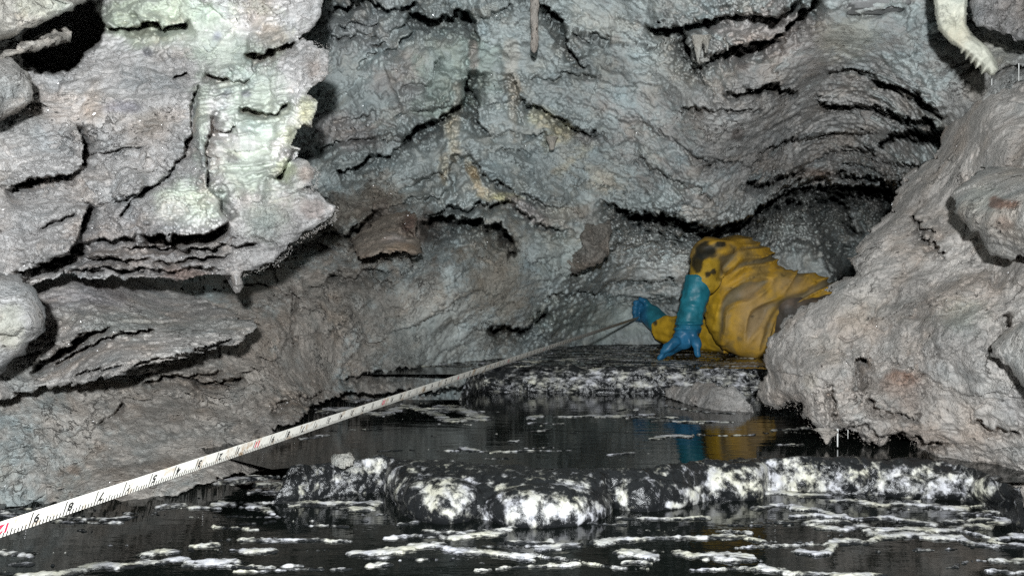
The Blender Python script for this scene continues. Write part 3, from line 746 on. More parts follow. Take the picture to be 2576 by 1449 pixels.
rk('rock_shard', 'thin tapering shard below the top left corner rock', [(-160, 150), (0, 136), (60, 116), (110, 93), (165, 73), (184, 78), (170, 106), (115, 123), (42, 143), (0, 157), (-160, 195)],
   [(0, 145, 1.2), (180, 80, 1.32), (100, 110, 1.25), (-160, 170, 1.1)], mat=M_CRUST, seed=5, R=18, T=.05, thick=.25, base=(.43, .405, .37), style=gst)
rk('rock_lobe', 'rounded pale lobe at the left edge under the thin shard', [(-160, 155), (0, 146), (30, 147), (72, 180), (92, 235), (90, 260), (45, 281), (0, 305), (-160, 340)],
   [(0, 200, 1.18), (80, 240, 1.22), (0, 300, 1.2), (-160, 240, 1.05)], mat=M_CRUST, seed=6, R=34, T=.09, thick=.3, base=(.44, .425, .405), style=gst)

# ---- boulder on the right
G_poly = [(2430, 258), (2392, 296), (2372, 335), (2362, 380), (2335, 408), (2302, 430), (2268, 450), (2254, 490), (2245, 520), (2225, 545), (2190, 580), (2170, 600), (2150, 640), (2137, 660), (2145, 690), (2120, 700), (2060, 745),
          (2000, 790), (1935, 845), (1925, 870), (1918, 910), (1925, 950), (1905, 985), (1903, 1000), (1935, 1022), (1975, 1012), (2005, 1015), (2020, 1045), (2045, 1065), (2065, 1088), (2078, 1114), (2092, 1088), (2130, 1084), (2165, 1090), (2200, 1118),
          (2225, 1112), (2250, 1090), (2290, 1102), (2330, 1150), (2360, 1165), (2400, 1160), (2450, 1190), (2480, 1200), (2520, 1232), (2545, 1268), (2600, 1280), (2760, 1285), (2760, 190), (2576, 200), (2500, 212)]
G_ctrl = [(1930, 900, 1.82), (1950, 1000, 1.82), (2150, 700, 1.74), (2250, 520, 1.85), (2340, 420, 1.85), (2200, 900, 1.62), (2100, 1070, 1.66), (2300, 1120, 1.57), (2540, 1260, 1.5), (2400, 800, 1.5), (2500, 1000, 1.42), (2576, 700, 1.45),
          (2400, 600, 1.66), (2450, 450, 1.66), (2480, 300, 1.68), (2400, 300, 1.86), (2600, 250, 1.62), (2760, 700, 1.2), (2760, 1250, 1.25), (2050, 800, 1.74), (2000, 950, 1.74)]
gl = []
def LG(pts, a, b, lu=40, ld=20, t=T6): gl.append((tr(t, pts), a, b, lu, ld))
LG([(880, 700), (920, 600), (900, 540), (930, 480)][::-1], .02, .02, 30, 20)
LG([(1040, 530), (1020, 430), (1040, 370), (1120, 350)], .035, .03, 25, 25)
LG([(1060, 560), (1150, 610), (1250, 620), (1350, 650)], .02, .02, 25, 15)
LG([(900, 700), (1000, 690), (1150, 720), (1300, 740), (1400, 790), (1500, 800)], .02, .03, 25, 14)
LG([(1740, 130), (1780, 190), (1800, 200)][::-1], .02, .03, 16, 12)
LG([(1330, 1180), (1360, 1210), (1430, 1240), (1480, 1290)], .025, .02, 30, 16, T3)
LG([(1300, 1100), (1350, 1140), (1420, 1180)], .02, .015, 25, 12, T3)
LG([(1600, 640), (1720, 700), (1862, 720)], .015, .015, 30, 14)
G = rk('boulder', 'big rounded grey boulder with ragged lower rim overhanging the pool on the right', G_poly, G_ctrl, ledges=gl, mat=M_CRUST, seed=7, R=46, T=.12, thick=.5, base=(.47, .44, .41), edge=(7, 6),
       tints=[(2270, 950, 60, 25, (.27, .14, .09), .8, 10), (2250, 970, 45, 30, (.30, .19, .14), .7), (2290, 990, 30, 40, (.26, .16, .12), .5), (2200, 1000, 200, 60, (.42, .37, .33), .6), (2040, 960, 20, 25, (.46, .42, .36), .5), (2400, 900, 120, 120, (.42, .40, .38), .6),
              (2420, 780, 60, 50, (.42, .43, .38), .6), (2200, 780, 90, 60, (.39, .36, .32), .6), (2340, 1100, 130, 40, (.40, .33, .28), .6), (2560, 1020, 60, 60, (.40, .39, .39), .5), (2080, 880, 60, 40, (.36, .33, .29), .5)],
       zones=[(2150, 900, 200, 120, {'gran': .8})], style=dict(gst, big=.06, bigf=6.5, sh=.022, shf=10, an=1.0, gran=.024, granf=10, lump=.007, lumpf=24, crack=.014))
rk('rock_lump', 'pale grey lump layered onto the boulder at the right edge', [(2740, 330), (2576, 372), (2530, 400), (2480, 420), (2445, 440), (2425, 465), (2396, 485), (2400, 530), (2420, 560), (2432, 585), (2455, 590), (2472, 620), (2482, 642), (2510, 654), (2576, 650), (2740, 640)],
   [(2430, 520, 1.45), (2480, 620, 1.4), (2576, 500, 1.32), (2500, 400, 1.62), (2600, 380, 1.6), (2740, 500, 1.15), (2576, 640, 1.34)], mat=M_CRUST, seed=8, R=26, T=.07, thick=.35, base=(.41, .395, .37),
   tints=[(2480, 500, 50, 40, (.44, .45, .41), .6), (2505, 510, 18, 18, (.22, .13, .10), .8), (2540, 515, 30, 12, (.25, .15, .11), .8), (2500, 415, 14, 10, (.2, .2, .2), .7), (2530, 560, 30, 20, (.34, .26, .22), .5)], style=dict(gst, lump=.007, lumpf=30))
rk('rock_bulge', 'smooth grey bulge low at the right edge of the boulder', [(2740, 780), (2576, 806), (2540, 823), (2515, 845), (2492, 868), (2490, 890), (2515, 910), (2540, 935), (2560, 962), (2585, 995), (2740, 1060)],
   [(2510, 880, 1.3), (2576, 850, 1.25), (2576, 960, 1.24), (2740, 900, 1.05)], mat=M_CRUST, seed=9, R=30, T=.07, thick=.3, base=(.40, .38, .355), style=gst)
rk('rock_brow', 'grey brow of rock in the top right corner right of the white ridge', [(2440, -60), (2436, 0), (2440, 40), (2455, 70), (2490, 78), (2520, 84), (2550, 100), (2575, 106), (2740, 100), (2740, -60)],
   [(2460, 30, 1.56), (2560, 60, 1.5), (2740, 0, 1.35), (2500, -60, 1.55)], mat=M_CRUST, seed=10, R=24, T=.06, thick=.3, base=(.33, .32, .315), style=dict(gst, lump=.007))
rk('flowstone_ridge', 'white toothed flowstone ridge hanging at the top right', [(2343, -60), (2346, 0), (2350, 40), (2358, 75), (2385, 107), (2413, 127), (2414, 142), (2427, 134), (2427, 154), (2440, 145), (2440, 166), (2453, 156), (2453, 178), (2467, 167), (2467, 190), (2480, 180), (2488, 192), (2502, 190), (2513, 176), (2506, 152), (2486, 118), (2445, 90), (2432, 60), (2437, 0), (2440, -60)],
   [(2390, 0, 1.50), (2400, 90, 1.48), (2480, 170, 1.44), (2370, -60, 1.52)], mat=M_MELT, seed=11, R=15, T=.035, thick=.2, base=(.46, .455, .385), edge=(1.5, 1), cat='flowstone',
   tints=[(2400, 80, 40, 40, (.46, .445, .35), .6)], style=dict(grit=.3, big=.004, sh=0, gran=.002, lump=.007, lumpf=55, crack=0))

# ---- blocks
rk('rock_block', 'brown squarish block jutting from the wall with a black shadow under it', tr(TB, [(305, 720), (330, 800), (350, 872), (420, 877), (560, 862), (700, 838), (780, 838), (860, 857), (907, 842), (905, 780), (890, 720), (860, 690), (870, 600), (860, 520), (800, 480), (700, 500), (560, 530), (480, 600), (400, 630)]),
   [(900, 620, 2.2), (980, 620, 2.1), (1050, 630, 2.14), (1040, 550, 2.28), (920, 580, 2.3), (1000, 560, 2.3)], mat=M_CRUST, seed=12, R=20, T=.10, thick=.35, base=(.29, .245, .205), edge=(3, 2),
   ledges=[(tr(TB, [(730, 560), (760, 610), (830, 660), (850, 710)]), .03, .03, 14, 12)], tints=[(990, 600, 40, 20, (.36, .32, .30), .7), (1000, 625, 50, 16, (.38, .28, .20), .6), (1030, 560, 20, 30, (.17, .11, .09), .8)], style=dict(gst, gran=.022, sh=.04, shf=14))
rk('dark_block', 'dark brown block on the wall left of the yellow suit', [(1424, 690), (1420, 660), (1432, 640), (1462, 620), (1460, 590), (1475, 568), (1535, 558), (1542, 585), (1532, 610), (1534, 640), (1510, 662), (1480, 677), (1450, 692)],
   [(1440, 670, 2.72), (1500, 640, 2.62), (1500, 580, 2.62), (1530, 600, 2.66)], mat=M_CRUST, seed=13, R=14, T=.06, thick=.3, base=(.29, .265, .235), edge=(3, 2), ledges=[(tr(TB, [(2090, 870), (2170, 800), (2264, 770)]), .0, .03, 14, 12)], style=gst)
rk('crystal_rock', 'low white crystal rock standing in the middle pool', [(1668, 980), (1690, 967), (1730, 970), (1745, 961), (1790, 959), (1810, 974), (1845, 967), (1870, 990), (1893, 1018), (1898, 1042), (1850, 1040), (1790, 1036), (1740, 1022), (1690, 1004), (1672, 996)],
   [(1670, 985, 2.42), (1750, 1000, 2.26), (1890, 1030, 2.14), (1800, 965, 2.24)], mat=M_CRUST, seed=14, R=12, T=.03, thick=.14, base=(.46, .44, .42), edge=(2.5, 2), style=dict(gst, sh=.012, shf=24, gran=.008, granf=30), step=2)
rk('crystal_lump', 'small spiky white crystal lump at the left end of the front dam', [(826, 1150), (835, 1140), (850, 1136), (880, 1140), (893, 1152), (888, 1172), (860, 1180), (835, 1172)],
   [(830, 1160, 1.50), (890, 1160, 1.48), (860, 1140, 1.49), (860, 1172, 1.47)], mat=M_CRUST, seed=15, R=16, T=.03, thick=.06, base=(.50, .49, .45), edge=(2, 3), style=dict(big=.004, sh=.006, shf=50, gran=.007, granf=50, lump=.003, lumpf=60), step=1.6)

# slate-like block at the top edge
def bevel_box(name, cx, cy, cz, sx, sy, sz, mat, parent=None, noise=.0015):
    import bmesh
    bm = bmesh.new(); bmesh.ops.create_cube(bm, size=1)
    for v in bm.verts: v.co = Vector((v.co.x * sx, v.co.y * sy, v.co.z * sz))
    bmesh.ops.bevel(bm, geom=bm.edges[:], offset=min(sx, sy, sz) * .12, segments=2, affect='EDGES')
    bmesh.ops.subdivide_edges(bm, edges=[e for e in bm.edges if e.calc_length() > .02], cuts=8, use_grid_fill=True)
    co = np.array([v.co for v in bm.verts], np.float32)
    n = fbm(co * 40 + 3, 3) * noise * 2
    for v, k in zip(bm.verts, n): v.co += v.normal * float(k) if v.normal.length else Vector()
    me = bpy.data.meshes.new(name); bm.to_mesh(me); bm.free()
    for p in me.polygons: p.use_smooth = True
    o = link(name, me, mat, parent); o.location = (cx, cy, cz)
    return o
sp = P(2206, -12, 1.78)
sl = bevel_box('stone_slab', sp[0], sp[1], sp[2], .126, .06, .068, simple_mat('slate', (.20, .20, .20), .6, 60, .35, .002))
tag(sl, 'flat dark rectangular slab of stone at the top edge right of centre', 'slab')

# ------------------------------------------------------------------ stalactites
def spike(name, label, x, y0, y1, D, r0, r1, mat, col, group=None, lean=0, lump=.25, parent=None):
    n, m = 40, 20
    t = np.linspace(0, 1, n); a = np.linspace(0, 2 * np.pi, m, endpoint=False)
    top = np.array(P(x, y0, D)); bot = np.array(P(x + lean, y1, D))
    V = []
    for k in range(n):
        c = top * (1 - t[k]) + bot * t[k]
        r = r1 + (r0 * 1.25 - r1) * (1 - t[k]) ** 1.7
        if t[k] > .93: r *= math.sqrt(max(0, 1 - ((t[k] - .93) / .07) ** 2)) * .98 + .02
        V.append(np.stack([c[0] + r * np.cos(a), c[1] + r * np.sin(a), np.full(m, c[2])], -1))
    V = np.concatenate(V).astype(np.float32)
    cen = np.repeat(top[None] * (1 - t[:, None]) + bot[None] * t[:, None], m, 0)
    d = fbm(V * np.array([60, 60, 34], np.float32), 4, .6) * lump * 2.6
    V = cen + (V - cen) * (1 + d[:, None])
    i = np.arange(n * m).reshape(n, m); j = np.roll(i, -1, 1)
    q = np.stack([i[:-1], j[:-1], j[1:], i[1:]], -1).reshape(-1, 4)
    o = link(name, make_mesh(name, V, q, np.tile(np.array(col, np.float32), (len(V), 1)) * (1 + .4 * d[:, None])), mat, parent)
    return tag(o, label, 'stalactite', group)
spike('stalactite', 'long thin beige stalactite hanging free at the top centre', 1344, -60, 134, 2.02, .011, .008, M_MELT, (.44, .40, .36))
spike('stalactite', 'short pointed stalactite under the ledge at top right of centre', 1756, 92, 158, 1.90, .013, .003, M_MELT, (.45, .44, .40))
spike('stalactite', 'stubby stalactite beside the pointed one under the top ledge', 1777, 92, 134, 1.90, .010, .003, M_MELT, (.45, .44, .40))
spike('stalactite', 'small stalactite with a drop at the right end of the top ledge', 1830, 96, 128, 1.88, .008, .002, M_MELT, (.44, .43, .40))
spike('stalactite', 'white nub of stalactite on the arched ceiling band', 2100, 208, 242, 2.2, .02, .004, M_MELT, (.50, .49, .46))
spike('stalactite', 'little grey stalactite on the right ceiling below the arch', 2180, 283, 314, 2.32, .016, .003, M_MELT, (.40, .38, .36))
spike('stalactite', 'white frosted spike hanging from the lower tip of the left outcrop', 597, 672, 738, 1.6, .013, .005, M_CRUST, (.52, .49, .45), lump=.4)
spike('stalactite', 'grey drip spike under the yellow streaked band at centre right', 1388, 345, 378, 2.42, .014, .006, M_MELT, (.46, .43, .38))
spike('stalactite', 'crooked spike hanging from the rim of the big boulder', 2079, 1080, 1117, 1.66, .018, .003, M_CRUST, (.42, .38, .34), lump=.4)
m_straw = simple_mat('clear_straw', (.62, .62, .60), .25, 80, .1, .0005)
spike('soda_straw', 'longer thin white soda straw dripping from the boulder rim', 2107, 1078, 1124, 1.66, .0017, .0013, m_straw, (.6, .6, .6), lump=.05)
spike('soda_straw', 'shorter hair thin soda straw right of the longer one', 2133, 1080, 1103, 1.65, .0006, .0005, m_straw, (.6, .6, .6), lump=.05)
spike('soda_straw', 'thin straw hanging below the white toothed ridge', 2495, 180, 216, 1.5, .0007, .0005, m_straw, (.6, .6, .6), lump=.05)
spike('soda_straw', 'thin straw hanging from the top right wall at the edge', 2563, 160, 205, 1.5, .0007, .0005, m_straw, (.6, .6, .6), lump=.05)
spike('soda_straw', 'thin straw hanging in the arched right ceiling', 2005, 186, 214, 2.1, .0007, .0005, m_straw, (.6, .6, .6), lump=.05)

# frost of tiny crystal needles along ragged rims
def needles(parent, pts, D, count, ln, col, spread=4):
    seg = np.array(pts, float)
    V = []; Fc = []
    L = np.concatenate([[0], np.cumsum(np.hypot(*np.diff(seg[:, :2], axis=0).T))])
    for k in range(count):
        q = RNG.rand() * L[-1]
        x = np.interp(q, L, seg[:, 0]) + RNG.normal() * spread; y = np.interp(q, L, seg[:, 1]) + RNG.normal() * spread
        b = np.array(P(x, y, D + RNG.uniform(-.02, .05)))
        d = RNG.normal(size=3); d[2] -= .5; d[1] -= .3; d /= np.linalg.norm(d)
        o = np.cross(d, [.3, 1, .2]); o /= np.linalg.norm(o); o2 = np.cross(d, o)
        l = ln * RNG.uniform(.2, .55); r = l * .15 + .0002
        n = len(V)
        V += [b - d * l * .4 + r * (o * math.cos(a) + o2 * math.sin(a)) for a in (0, 2.1, 4.2)] + [b + d * l]
        Fc += [(n, n + 1, n + 3), (n + 1, n + 2, n + 3), (n + 2, n, n + 3)]
    o = link('crystal_frost', make_mesh('crystal_frost', np.array(V), np.array(Fc), np.tile(np.array(col), (len(V), 1)), smooth=False), M_CRUST, parent)
    o['kind'] = 'stuff'
needles(A, [(690, 668), (740, 610), (800, 575), (840, 552), (848, 525)], 1.57, 320, .008, (.46, .44, .42))
needles(A, [(600, 690), (650, 676), (700, 645)], 1.55, 200, .008, (.48, .46, .43))
needles(A, [(745, 470), (770, 480), (795, 470), (800, 440), (790, 425)], 1.50, 200, .007, (.48, .46, .44))
needles(A, [(790, 108), (825, 125), (828, 165), (822, 195)], 1.48, 120, .005, (.48, .46, .44), 5)
needles(G, [(1905, 985), (1935, 1020), (2005, 1018), (2045, 1065), (2078, 1110), (2130, 1088), (2200, 1115), (2250, 1092), (2290, 1102), (2330, 1150)], 1.66, 300, .006, (.43, .39, .35), 6)

#PART3
# ------------------------------------------------------------------ pools and dams
ZM, ZF, ZU = 0.0, -.056, .075
def dam(name, label, pts, zc, zb, white, seed, lobes=(), back=.06, amp=.006, mat=None):
    """pts: (px, crest y, base y) in picture units -> plan path of the crest and the foot"""
    pts = np.array(pts, float)
    n = int((pts[-1, 0] - pts[0, 0]) / 2.2)
    px = np.linspace(pts[0, 0], pts[-1, 0], n)
    def sm(y):
        k = np.ones(9) / 9
        return np.convolve(np.pad(y, 4, mode='edge'), k, 'valid')
    zt = zc - (zc - zb + .03) * (1 - sstep(-.01, .03, np.linspace(0, 1, n)))
    cy = sm(np.interp(px, pts[:, 0], pts[:, 1])); by = sm(np.interp(px, pts[:, 0], pts[:, 2]))
    Dc = (CAMZ - zc) * F / (cy - CY)
    Db = np.minimum((CAMZ - zb) * F / (by - CY), Dc - .012)
    C = np.stack([(px - CX) / F * Dc, Dc, zt], -1)
    B = np.stack([(px - CX) / F * Dc, Db, np.full(n, zb)], -1)
    rows = []
    m = 44
    for t in np.linspace(-1, 0, 9)[:-1]:           # rear slope
        r = C + np.array([0, back * -t, 0]); r[:, 2] = zt - .05 * t * t
        rows.append(r)
    for t in np.linspace(0, 1, m):
        a = t * math.pi / 2
        r = C + (B - C) * np.array([1, math.sin(a), 1 - math.cos(a)])
        rows.append(r)
    for t in (.3, 1.0):
        r = B.copy(); r[:, 2] -= .05 * t; rows.append(r)
    V = np.stack(rows).astype(np.float32)          # rows x n x 3
    M = V.shape[0]
    nr = np.cross(np.gradient(V, axis=1), np.gradient(V, axis=0)); nr /= np.linalg.norm(nr, axis=-1, keepdims=True) + 1e-9
    if nr[M // 2, n // 2, 1] > 0: nr = -nr
    p = V.reshape(-1, 3) + 30 + seed
    d = amp * (1.3 * fbm(p * 14, 3) + .9 * (.6 - worley(p * 40)) + .5 * fbm(p * 90, 3))
    V2 = V + nr * d.reshape(M, n, 1)
    q3 = V2.reshape(-1, 3)
    u = CX + q3[:, 0] * F / q3[:, 1]; v = CY + (CAMZ - q3[:, 2]) * F / q3[:, 1]
    extra = np.zeros(len(u))
    for (lx, ly, rx, ry, h) in lobes:
        extra += h * np.sqrt(np.clip(1 - ((u - lx) / rx) ** 2 - ((v - ly) / ry) ** 2, 0, 1))
    V2 = V2 + nr * extra.reshape(M, n, 1)
    w = np.full(len(u), white[0])
    nn = .35 * fbm(p * 9, 3)
    for b in white[1]:
        k = blob(u, v, (b[0], b[1], b[2], b[3], 0, b[5] if len(b) > 5 else 0), nn)
        w = w * (1 - k) + b[4] * k
    i = np.arange(M * n).reshape(M, n)
    q = np.stack([i[:-1, :-1], i[:-1, 1:], i[1:, 1:], i[1:, :-1]], -1).reshape(-1, 4)
    o = link(name, make_mesh(name, V2.reshape(-1, 3), q, np.repeat(w[:, None], 3, 1)), mat or M_DAM)
    return tag(o, label, 'rimstone dam'), C

d1, C1 = dam('rimstone_dam', 'low black and white rimstone dam with two white lobes across the front pool',
    [(680, 1178, 1186), (740, 1172, 1180), (830, 1163, 1178), (900, 1156, 1192), (960, 1150, 1215), (1000, 1150, 1256), (1060, 1155, 1303), (1130, 1160, 1314), (1210, 1165, 1302), (1300, 1172, 1322), (1420, 1178, 1318), (1500, 1180, 1298), (1530, 1180, 1275),
     (1600, 1180, 1284), (1700, 1170, 1275), (1770, 1160, 1258), (1882, 1152, 1256), (1935, 1150, 1230), (2058, 1150, 1236), (2182, 1152, 1245), (2290, 1154, 1253), (2380, 1160, 1256), (2450, 1178, 1258), (2510, 1200, 1259), (2570, 1230, 1262)],
    ZM + .004, ZF, (.18, [(1120, 1258, 85, 42, .60), (1150, 1215, 60, 18, .5), (1365, 1288, 150, 36, .64), (1440, 1222, 70, 26, .62), (1290, 1222, 40, 12, .55), (1570, 1252, 18, 34, .9, -25), (1745, 1245, 45, 30, .62), (1690, 1268, 30, 12, .6),
                        (1950, 1205, 190, 52, .60), (2180, 1200, 130, 40, .48), (2330, 1215, 120, 40, .60), (2480, 1225, 70, 36, .56), (1795, 1210, 20, 50, .75), (930, 1172, 60, 26, .62), (990, 1225, 60, 40, .42), (1030, 1190, 60, 26, .42)]), 1,
    lobes=[(1120, 1262, 100, 60, .018), (1380, 1278, 165, 58, .020), (1640, 1250, 120, 46, .012), (1880, 1210, 90, 50, .008), (2080, 1200, 100, 46, .006), (2280, 1225, 60, 30, .010), (2390, 1220, 60, 36, .012), (2500, 1230, 60, 36, .012), (1010, 1215, 60, 50, .008)])
d2, C2 = dam('rimstone_dam', 'far white streaked rimstone dam below the person in yellow',
    [(1150, 940, 975), (1230, 915, 985), (1300, 917, 986), (1500, 921, 988), (1700, 924, 990), (1850, 926, 992), (2000, 928, 995), (2200, 930, 1000), (2500, 934, 1004)],
    ZU + .003, ZM, (.32, [(1420, 955, 200, 26, .46), (1720, 960, 200, 26, .44), (1260, 960, 50, 26, .35), (1870, 960, 60, 26, .45)]), 2, amp=.007, back=.05, mat=M_RAFT)

def water(name, label, front, rear, z):
    V = np.array([(x, y, z) for x, y in front] + [(x, y, z) for x, y in rear[::-1]], np.float32)
    me = bpy.data.meshes.new(name); me.from_pydata([tuple(map(float, v)) for v in V], [], [tuple(range(len(V)))]); me.update()
    return tag(link(name, me, M_WATER), label, 'water', kind='structure')
c1 = [(c[0], c[1] + .012) for c in C1[::24]]; c2 = [(c[0], c[1] + .012) for c in C2[::24]]
c1 = [(-3, 2.4), (-.80, 2.0), (-.60, 1.62)] + c1 + [(3, c1[-1][1])]
c2 = [(-3, c2[0][1] + .01)] + c2 + [(3, c2[-1][1])]
water('front_pool_water', 'still black water of the nearest pool', [(-3, -.6), (3, -.6)], [(x, y + .02) for x, y in c1], ZF)
water('middle_pool_water', 'still black water of the pool between the two dams', c1, [(x, y + .02) for x, y in c2], ZM)
water('upper_pool_water', 'still black water of the far pool around the person', c2, [(-3, 7), (3, 7)], ZU)

# ---- white calcite crust floating on the pools
def crust(name, label, z, x0, x1, y0, y1, streaks, stepx, stepy, bg, amp=.006, seed=0, base=.60, stretch=(9, 30), mat=None):
    X, Y = np.meshgrid(np.arange(x0, x1, stepx), np.arange(y0, y1, stepy))
    sh = X.shape; X = X.ravel(); Y = Y.ravel()
    u = CX + X * F / Y; v = np.full(len(X), CY) + (CAMZ - z) * F / Y
    p = np.stack([X, Y, np.full(len(X), seed * 5.3)], -1).astype(np.float32) + 12
    n1 = fbm(p * np.array([stretch[0], stretch[1], 1], np.float32), 4); n2 = fbm(p * np.array([16, 85, 1], np.float32), 4, .6); n3 = fbm(p * np.array([110, 140, 1], np.float32), 3)
    vw = v + 6 * fbm(p * np.array([16, 9, 1], np.float32) + 5, 4, .6) + 2 * n2
    M = np.full(len(X), -1.0)
    for s in streaks:
        pts, w = s[0], s[1]
        k = s[2] if len(s) > 2 else .55
        d, _, pos = line_dist(u * .35, vw, [(a * .35, b) for a, b in pts])
        M = np.maximum(M, k * (1 - d / (w * (.45 + .5 * np.clip(n1 + .5, 0, 1.2)))) * 1.3 - .12)
    M = np.maximum(M, bg + .9 * n1 - .1) + .5 * n2 + .45 * n3
    h = np.clip(M, 0, .8)
    top = z + .0006 + amp * (np.sqrt(h) * (.55 + .6 * np.clip(n2 + .4, 0, 1) + .5 * n3))
    H, W = sh
    i = np.arange(H * W).reshape(H, W)
    q = np.stack([i[:-1, :-1], i[:-1, 1:], i[1:, 1:], i[1:, :-1]], -1).reshape(-1, 4)
    q = q[(M[q] > 0).any(1)]
    top = np.where(M > 0, top, z - .003)
    used = np.unique(q); mp = np.full(H * W, -1); mp[used] = np.arange(len(used))
    V = np.stack([X, Y, top], -1)[used]
    w = base - .30 + 1.0 * np.clip(M[used], 0, .5)
    o = link(name, make_mesh(name, V, mp[q], np.repeat(w[:, None], 3, 1)), mat or M_RAFT)
    return tag(o, label, 'calcite crust', kind='stuff')
S = []
def ST(t, pts, w, k=.55): S.append((tr(t, pts), w, k))
ST(U3, [(0, 800), (120, 795), (330, 775), (460, 745), (560, 740), (660, 770), (820, 790), (950, 800), (1060, 810), (1200, 815)], 9, .8)
ST(U3, [(480, 640), (560, 660), (600, 690)], 7, .6); ST(U3, [(660, 690), (800, 675), (1000, 665)], 8, .9)
ST(U3, [(1050, 720), (1250, 725), (1330, 715)], 7, .6); ST(U3, [(1270, 770), (1350, 755), (1500, 745)], 10, .7); ST(U3, [(1650, 720), (1760, 700), (1850, 700)], 12, .7)
ST(U3, [(1830, 790), (1900, 785), (2020, 820)], 15, .8); ST(U3, [(2190, 790), (2280, 820), (2400, 820), (2576, 850)], 10, .6)
ST(U3, [(1850, 700), (2300, 690), (2420, 680), (2576, 690)], 6, .3); ST(U3, [(2020, 770), (2200, 780)], 6, .3)
ST(U3, [(700, 800), (820, 800)], 6, .5); ST(U3, [(120, 880), (220, 880)], 8, .4); ST(U3, [(1200, 850), (1100, 840)], 5, .3)
ST(U4, [(200, 1072), (600, 1050), (850, 990), (1040, 960), (1110, 990), (1250, 970), (1400, 930), (1560, 930)], 10, .75)
ST(U4, [(1620, 920), (1760, 915), (1800, 960)], 8, .7); ST(U4, [(1900, 950), (2050, 945), (2230, 940)], 9, .75); ST(U4, [(1350, 880), (1500, 840), (1650, 850)], 8, .5); ST(U4, [(1830, 790), (2050, 775)], 6, .6)
ST(U4, [(2330, 840), (2450, 840), (2576, 830)], 9, .6); ST(U4, [(0, 850), (150, 850), (280, 880)], 9, .35); ST(U4, [(100, 960), (270, 950)], 9, .35); ST(U4, [(650, 520), (800, 530)], 5, .35); ST(U4, [(950, 545), (1200, 530)], 4, .35); ST(U4, [(1500, 430), (1640, 410), (1740, 400)], 6, .6)
ST(U4, [(2030, 410), (2110, 380), (2200, 390)], 6, .8); ST(U4, [(2350, 400), (2450, 420), (2576, 470)], 7, .6); ST(U4, [(1180, 480), (1300, 480)], 4, .3)
ST(T5, [(-120, 1000), (0, 1030), (60, 1010), (200, 990), (300, 970)], 8, .6); ST(T5, [(0, 1090), (150, 1085), (400, 1085)], 7, .55); ST(T5, [(280, 1115), (350, 1110)], 10, .7)
ST(T5, [(0, 1020), (50, 1025)], 8, .5); ST(T4, [(1090, 980), (1250, 950), (1400, 940), (1560, 930)], 8, .5); ST(T4, [(1250, 1030), (1500, 1020), (1650, 1000)], 6, .45); ST(T4, [(1300, 990), (1480, 975), (1600, 985)], 6, .45)
ST(U5, [(350, 480), (600, 460), (800, 480), (980, 490)], 6, .7); ST(U5, [(1000, 530), (1200, 540), (1400, 570), (1700, 560), (1900, 575), (2110, 600)], 5, .75)
ST(U5, [(700, 600), (900, 610), (1040, 660), (1250, 680), (1480, 670), (1700, 710), (1850, 730)], 6, .8); ST(U5, [(680, 660), (900, 650), (1020, 665)], 4, .6); ST(U5, [(780, 700), (1000, 690), (1150, 710)], 4, .6)
ST(U5, [(900, 740), (1100, 760), (1250, 745), (1450, 775), (1650, 760), (1850, 780), (2000, 775), (2100, 740), (2300, 745)], 7, .8); ST(U5, [(1300, 780), (1450, 820), (1700, 810), (1900, 830), (2050, 830), (2130, 880), (2250, 890), (2330, 850), (2480, 820), (2576, 820)], 8, .8)
ST(U5, [(1000, 870), (1150, 850), (1280, 870), (1400, 830)], 7, .7); ST(U5, [(750, 950), (860, 970), (970, 960), (1020, 900), (1050, 860)], 8, .85); ST(U5, [(2340, 870), (2450, 890), (2576, 900)], 8, .6)
ST(U5, [(2100, 780), (2300, 830)], 5, .6); ST(U5, [(0, 820), (100, 810), (300, 820), (480, 880)], 6, .35); ST(U5, [(0, 990), (150, 970), (350, 1000)], 14, .6); ST(U5, [(430, 1070), (550, 1100), (750, 1130), (1000, 1130), (1300, 1144)], 9, .7)
ST(U5, [(1950, 700), (2200, 690), (2400, 700), (2576, 690)], 5, .5); ST(U5, [(2050, 640), (2300, 630), (2576, 650)], 5, .5); ST(U5, [(2200, 640), (2576, 720)], 5, .4); ST(U5, [(380, 590), (600, 570), (750, 590)], 5, .5)
ST(U5, [(560, 700), (700, 710)], 4, .3); ST(U5, [(1950, 1080), (2200, 1010), (2576, 1030)], 8, .2); ST(U5, [(2300, 1100), (2576, 1120)], 8, .3)
for k in range(34):
    x0 = RNG.uniform(-100, 2500); y0 = RNG.uniform(1205, 1449); ln = RNG.uniform(70, 330); sl = RNG.normal() * .03
    if x0 < 700 and y0 < 1275: continue
    S.append(([(x0, y0), (x0 + ln * .5, y0 + ln * sl + RNG.normal() * 3), (x0 + ln, y0 + ln * sl * 2)], RNG.uniform(2.2, 4.5), RNG.uniform(.25, .5)))
crust('calcite_crust', 'white calcite crust floating in streaks on the nearest pool', ZF, -1.15, 1.05, 1.06, 1.66, S, .0028, .0024, -.36, amp=.0048, seed=1, stretch=(4, 42))
S = []
ST(T5, [(110, 620), (250, 610), (400, 640), (520, 600)], 10, .55); ST(T5, [(560, 600), (650, 620), (740, 660)], 9, .5); ST(T5, [(700, 610), (800, 610), (880, 640), (930, 650)], 12, .6); ST(T5, [(250, 570), (400, 560)], 5, .4)
ST(T5, [(740, 670), (860, 660), (920, 660)], 7, .5); ST(T5, [(1150, 655), (1220, 645)], 5, .7); ST(T5, [(1280, 650), (1450, 645), (1650, 645), (1777, 640)], 4, .6); ST(T5, [(1600, 615), (1700, 612)], 3, .5)
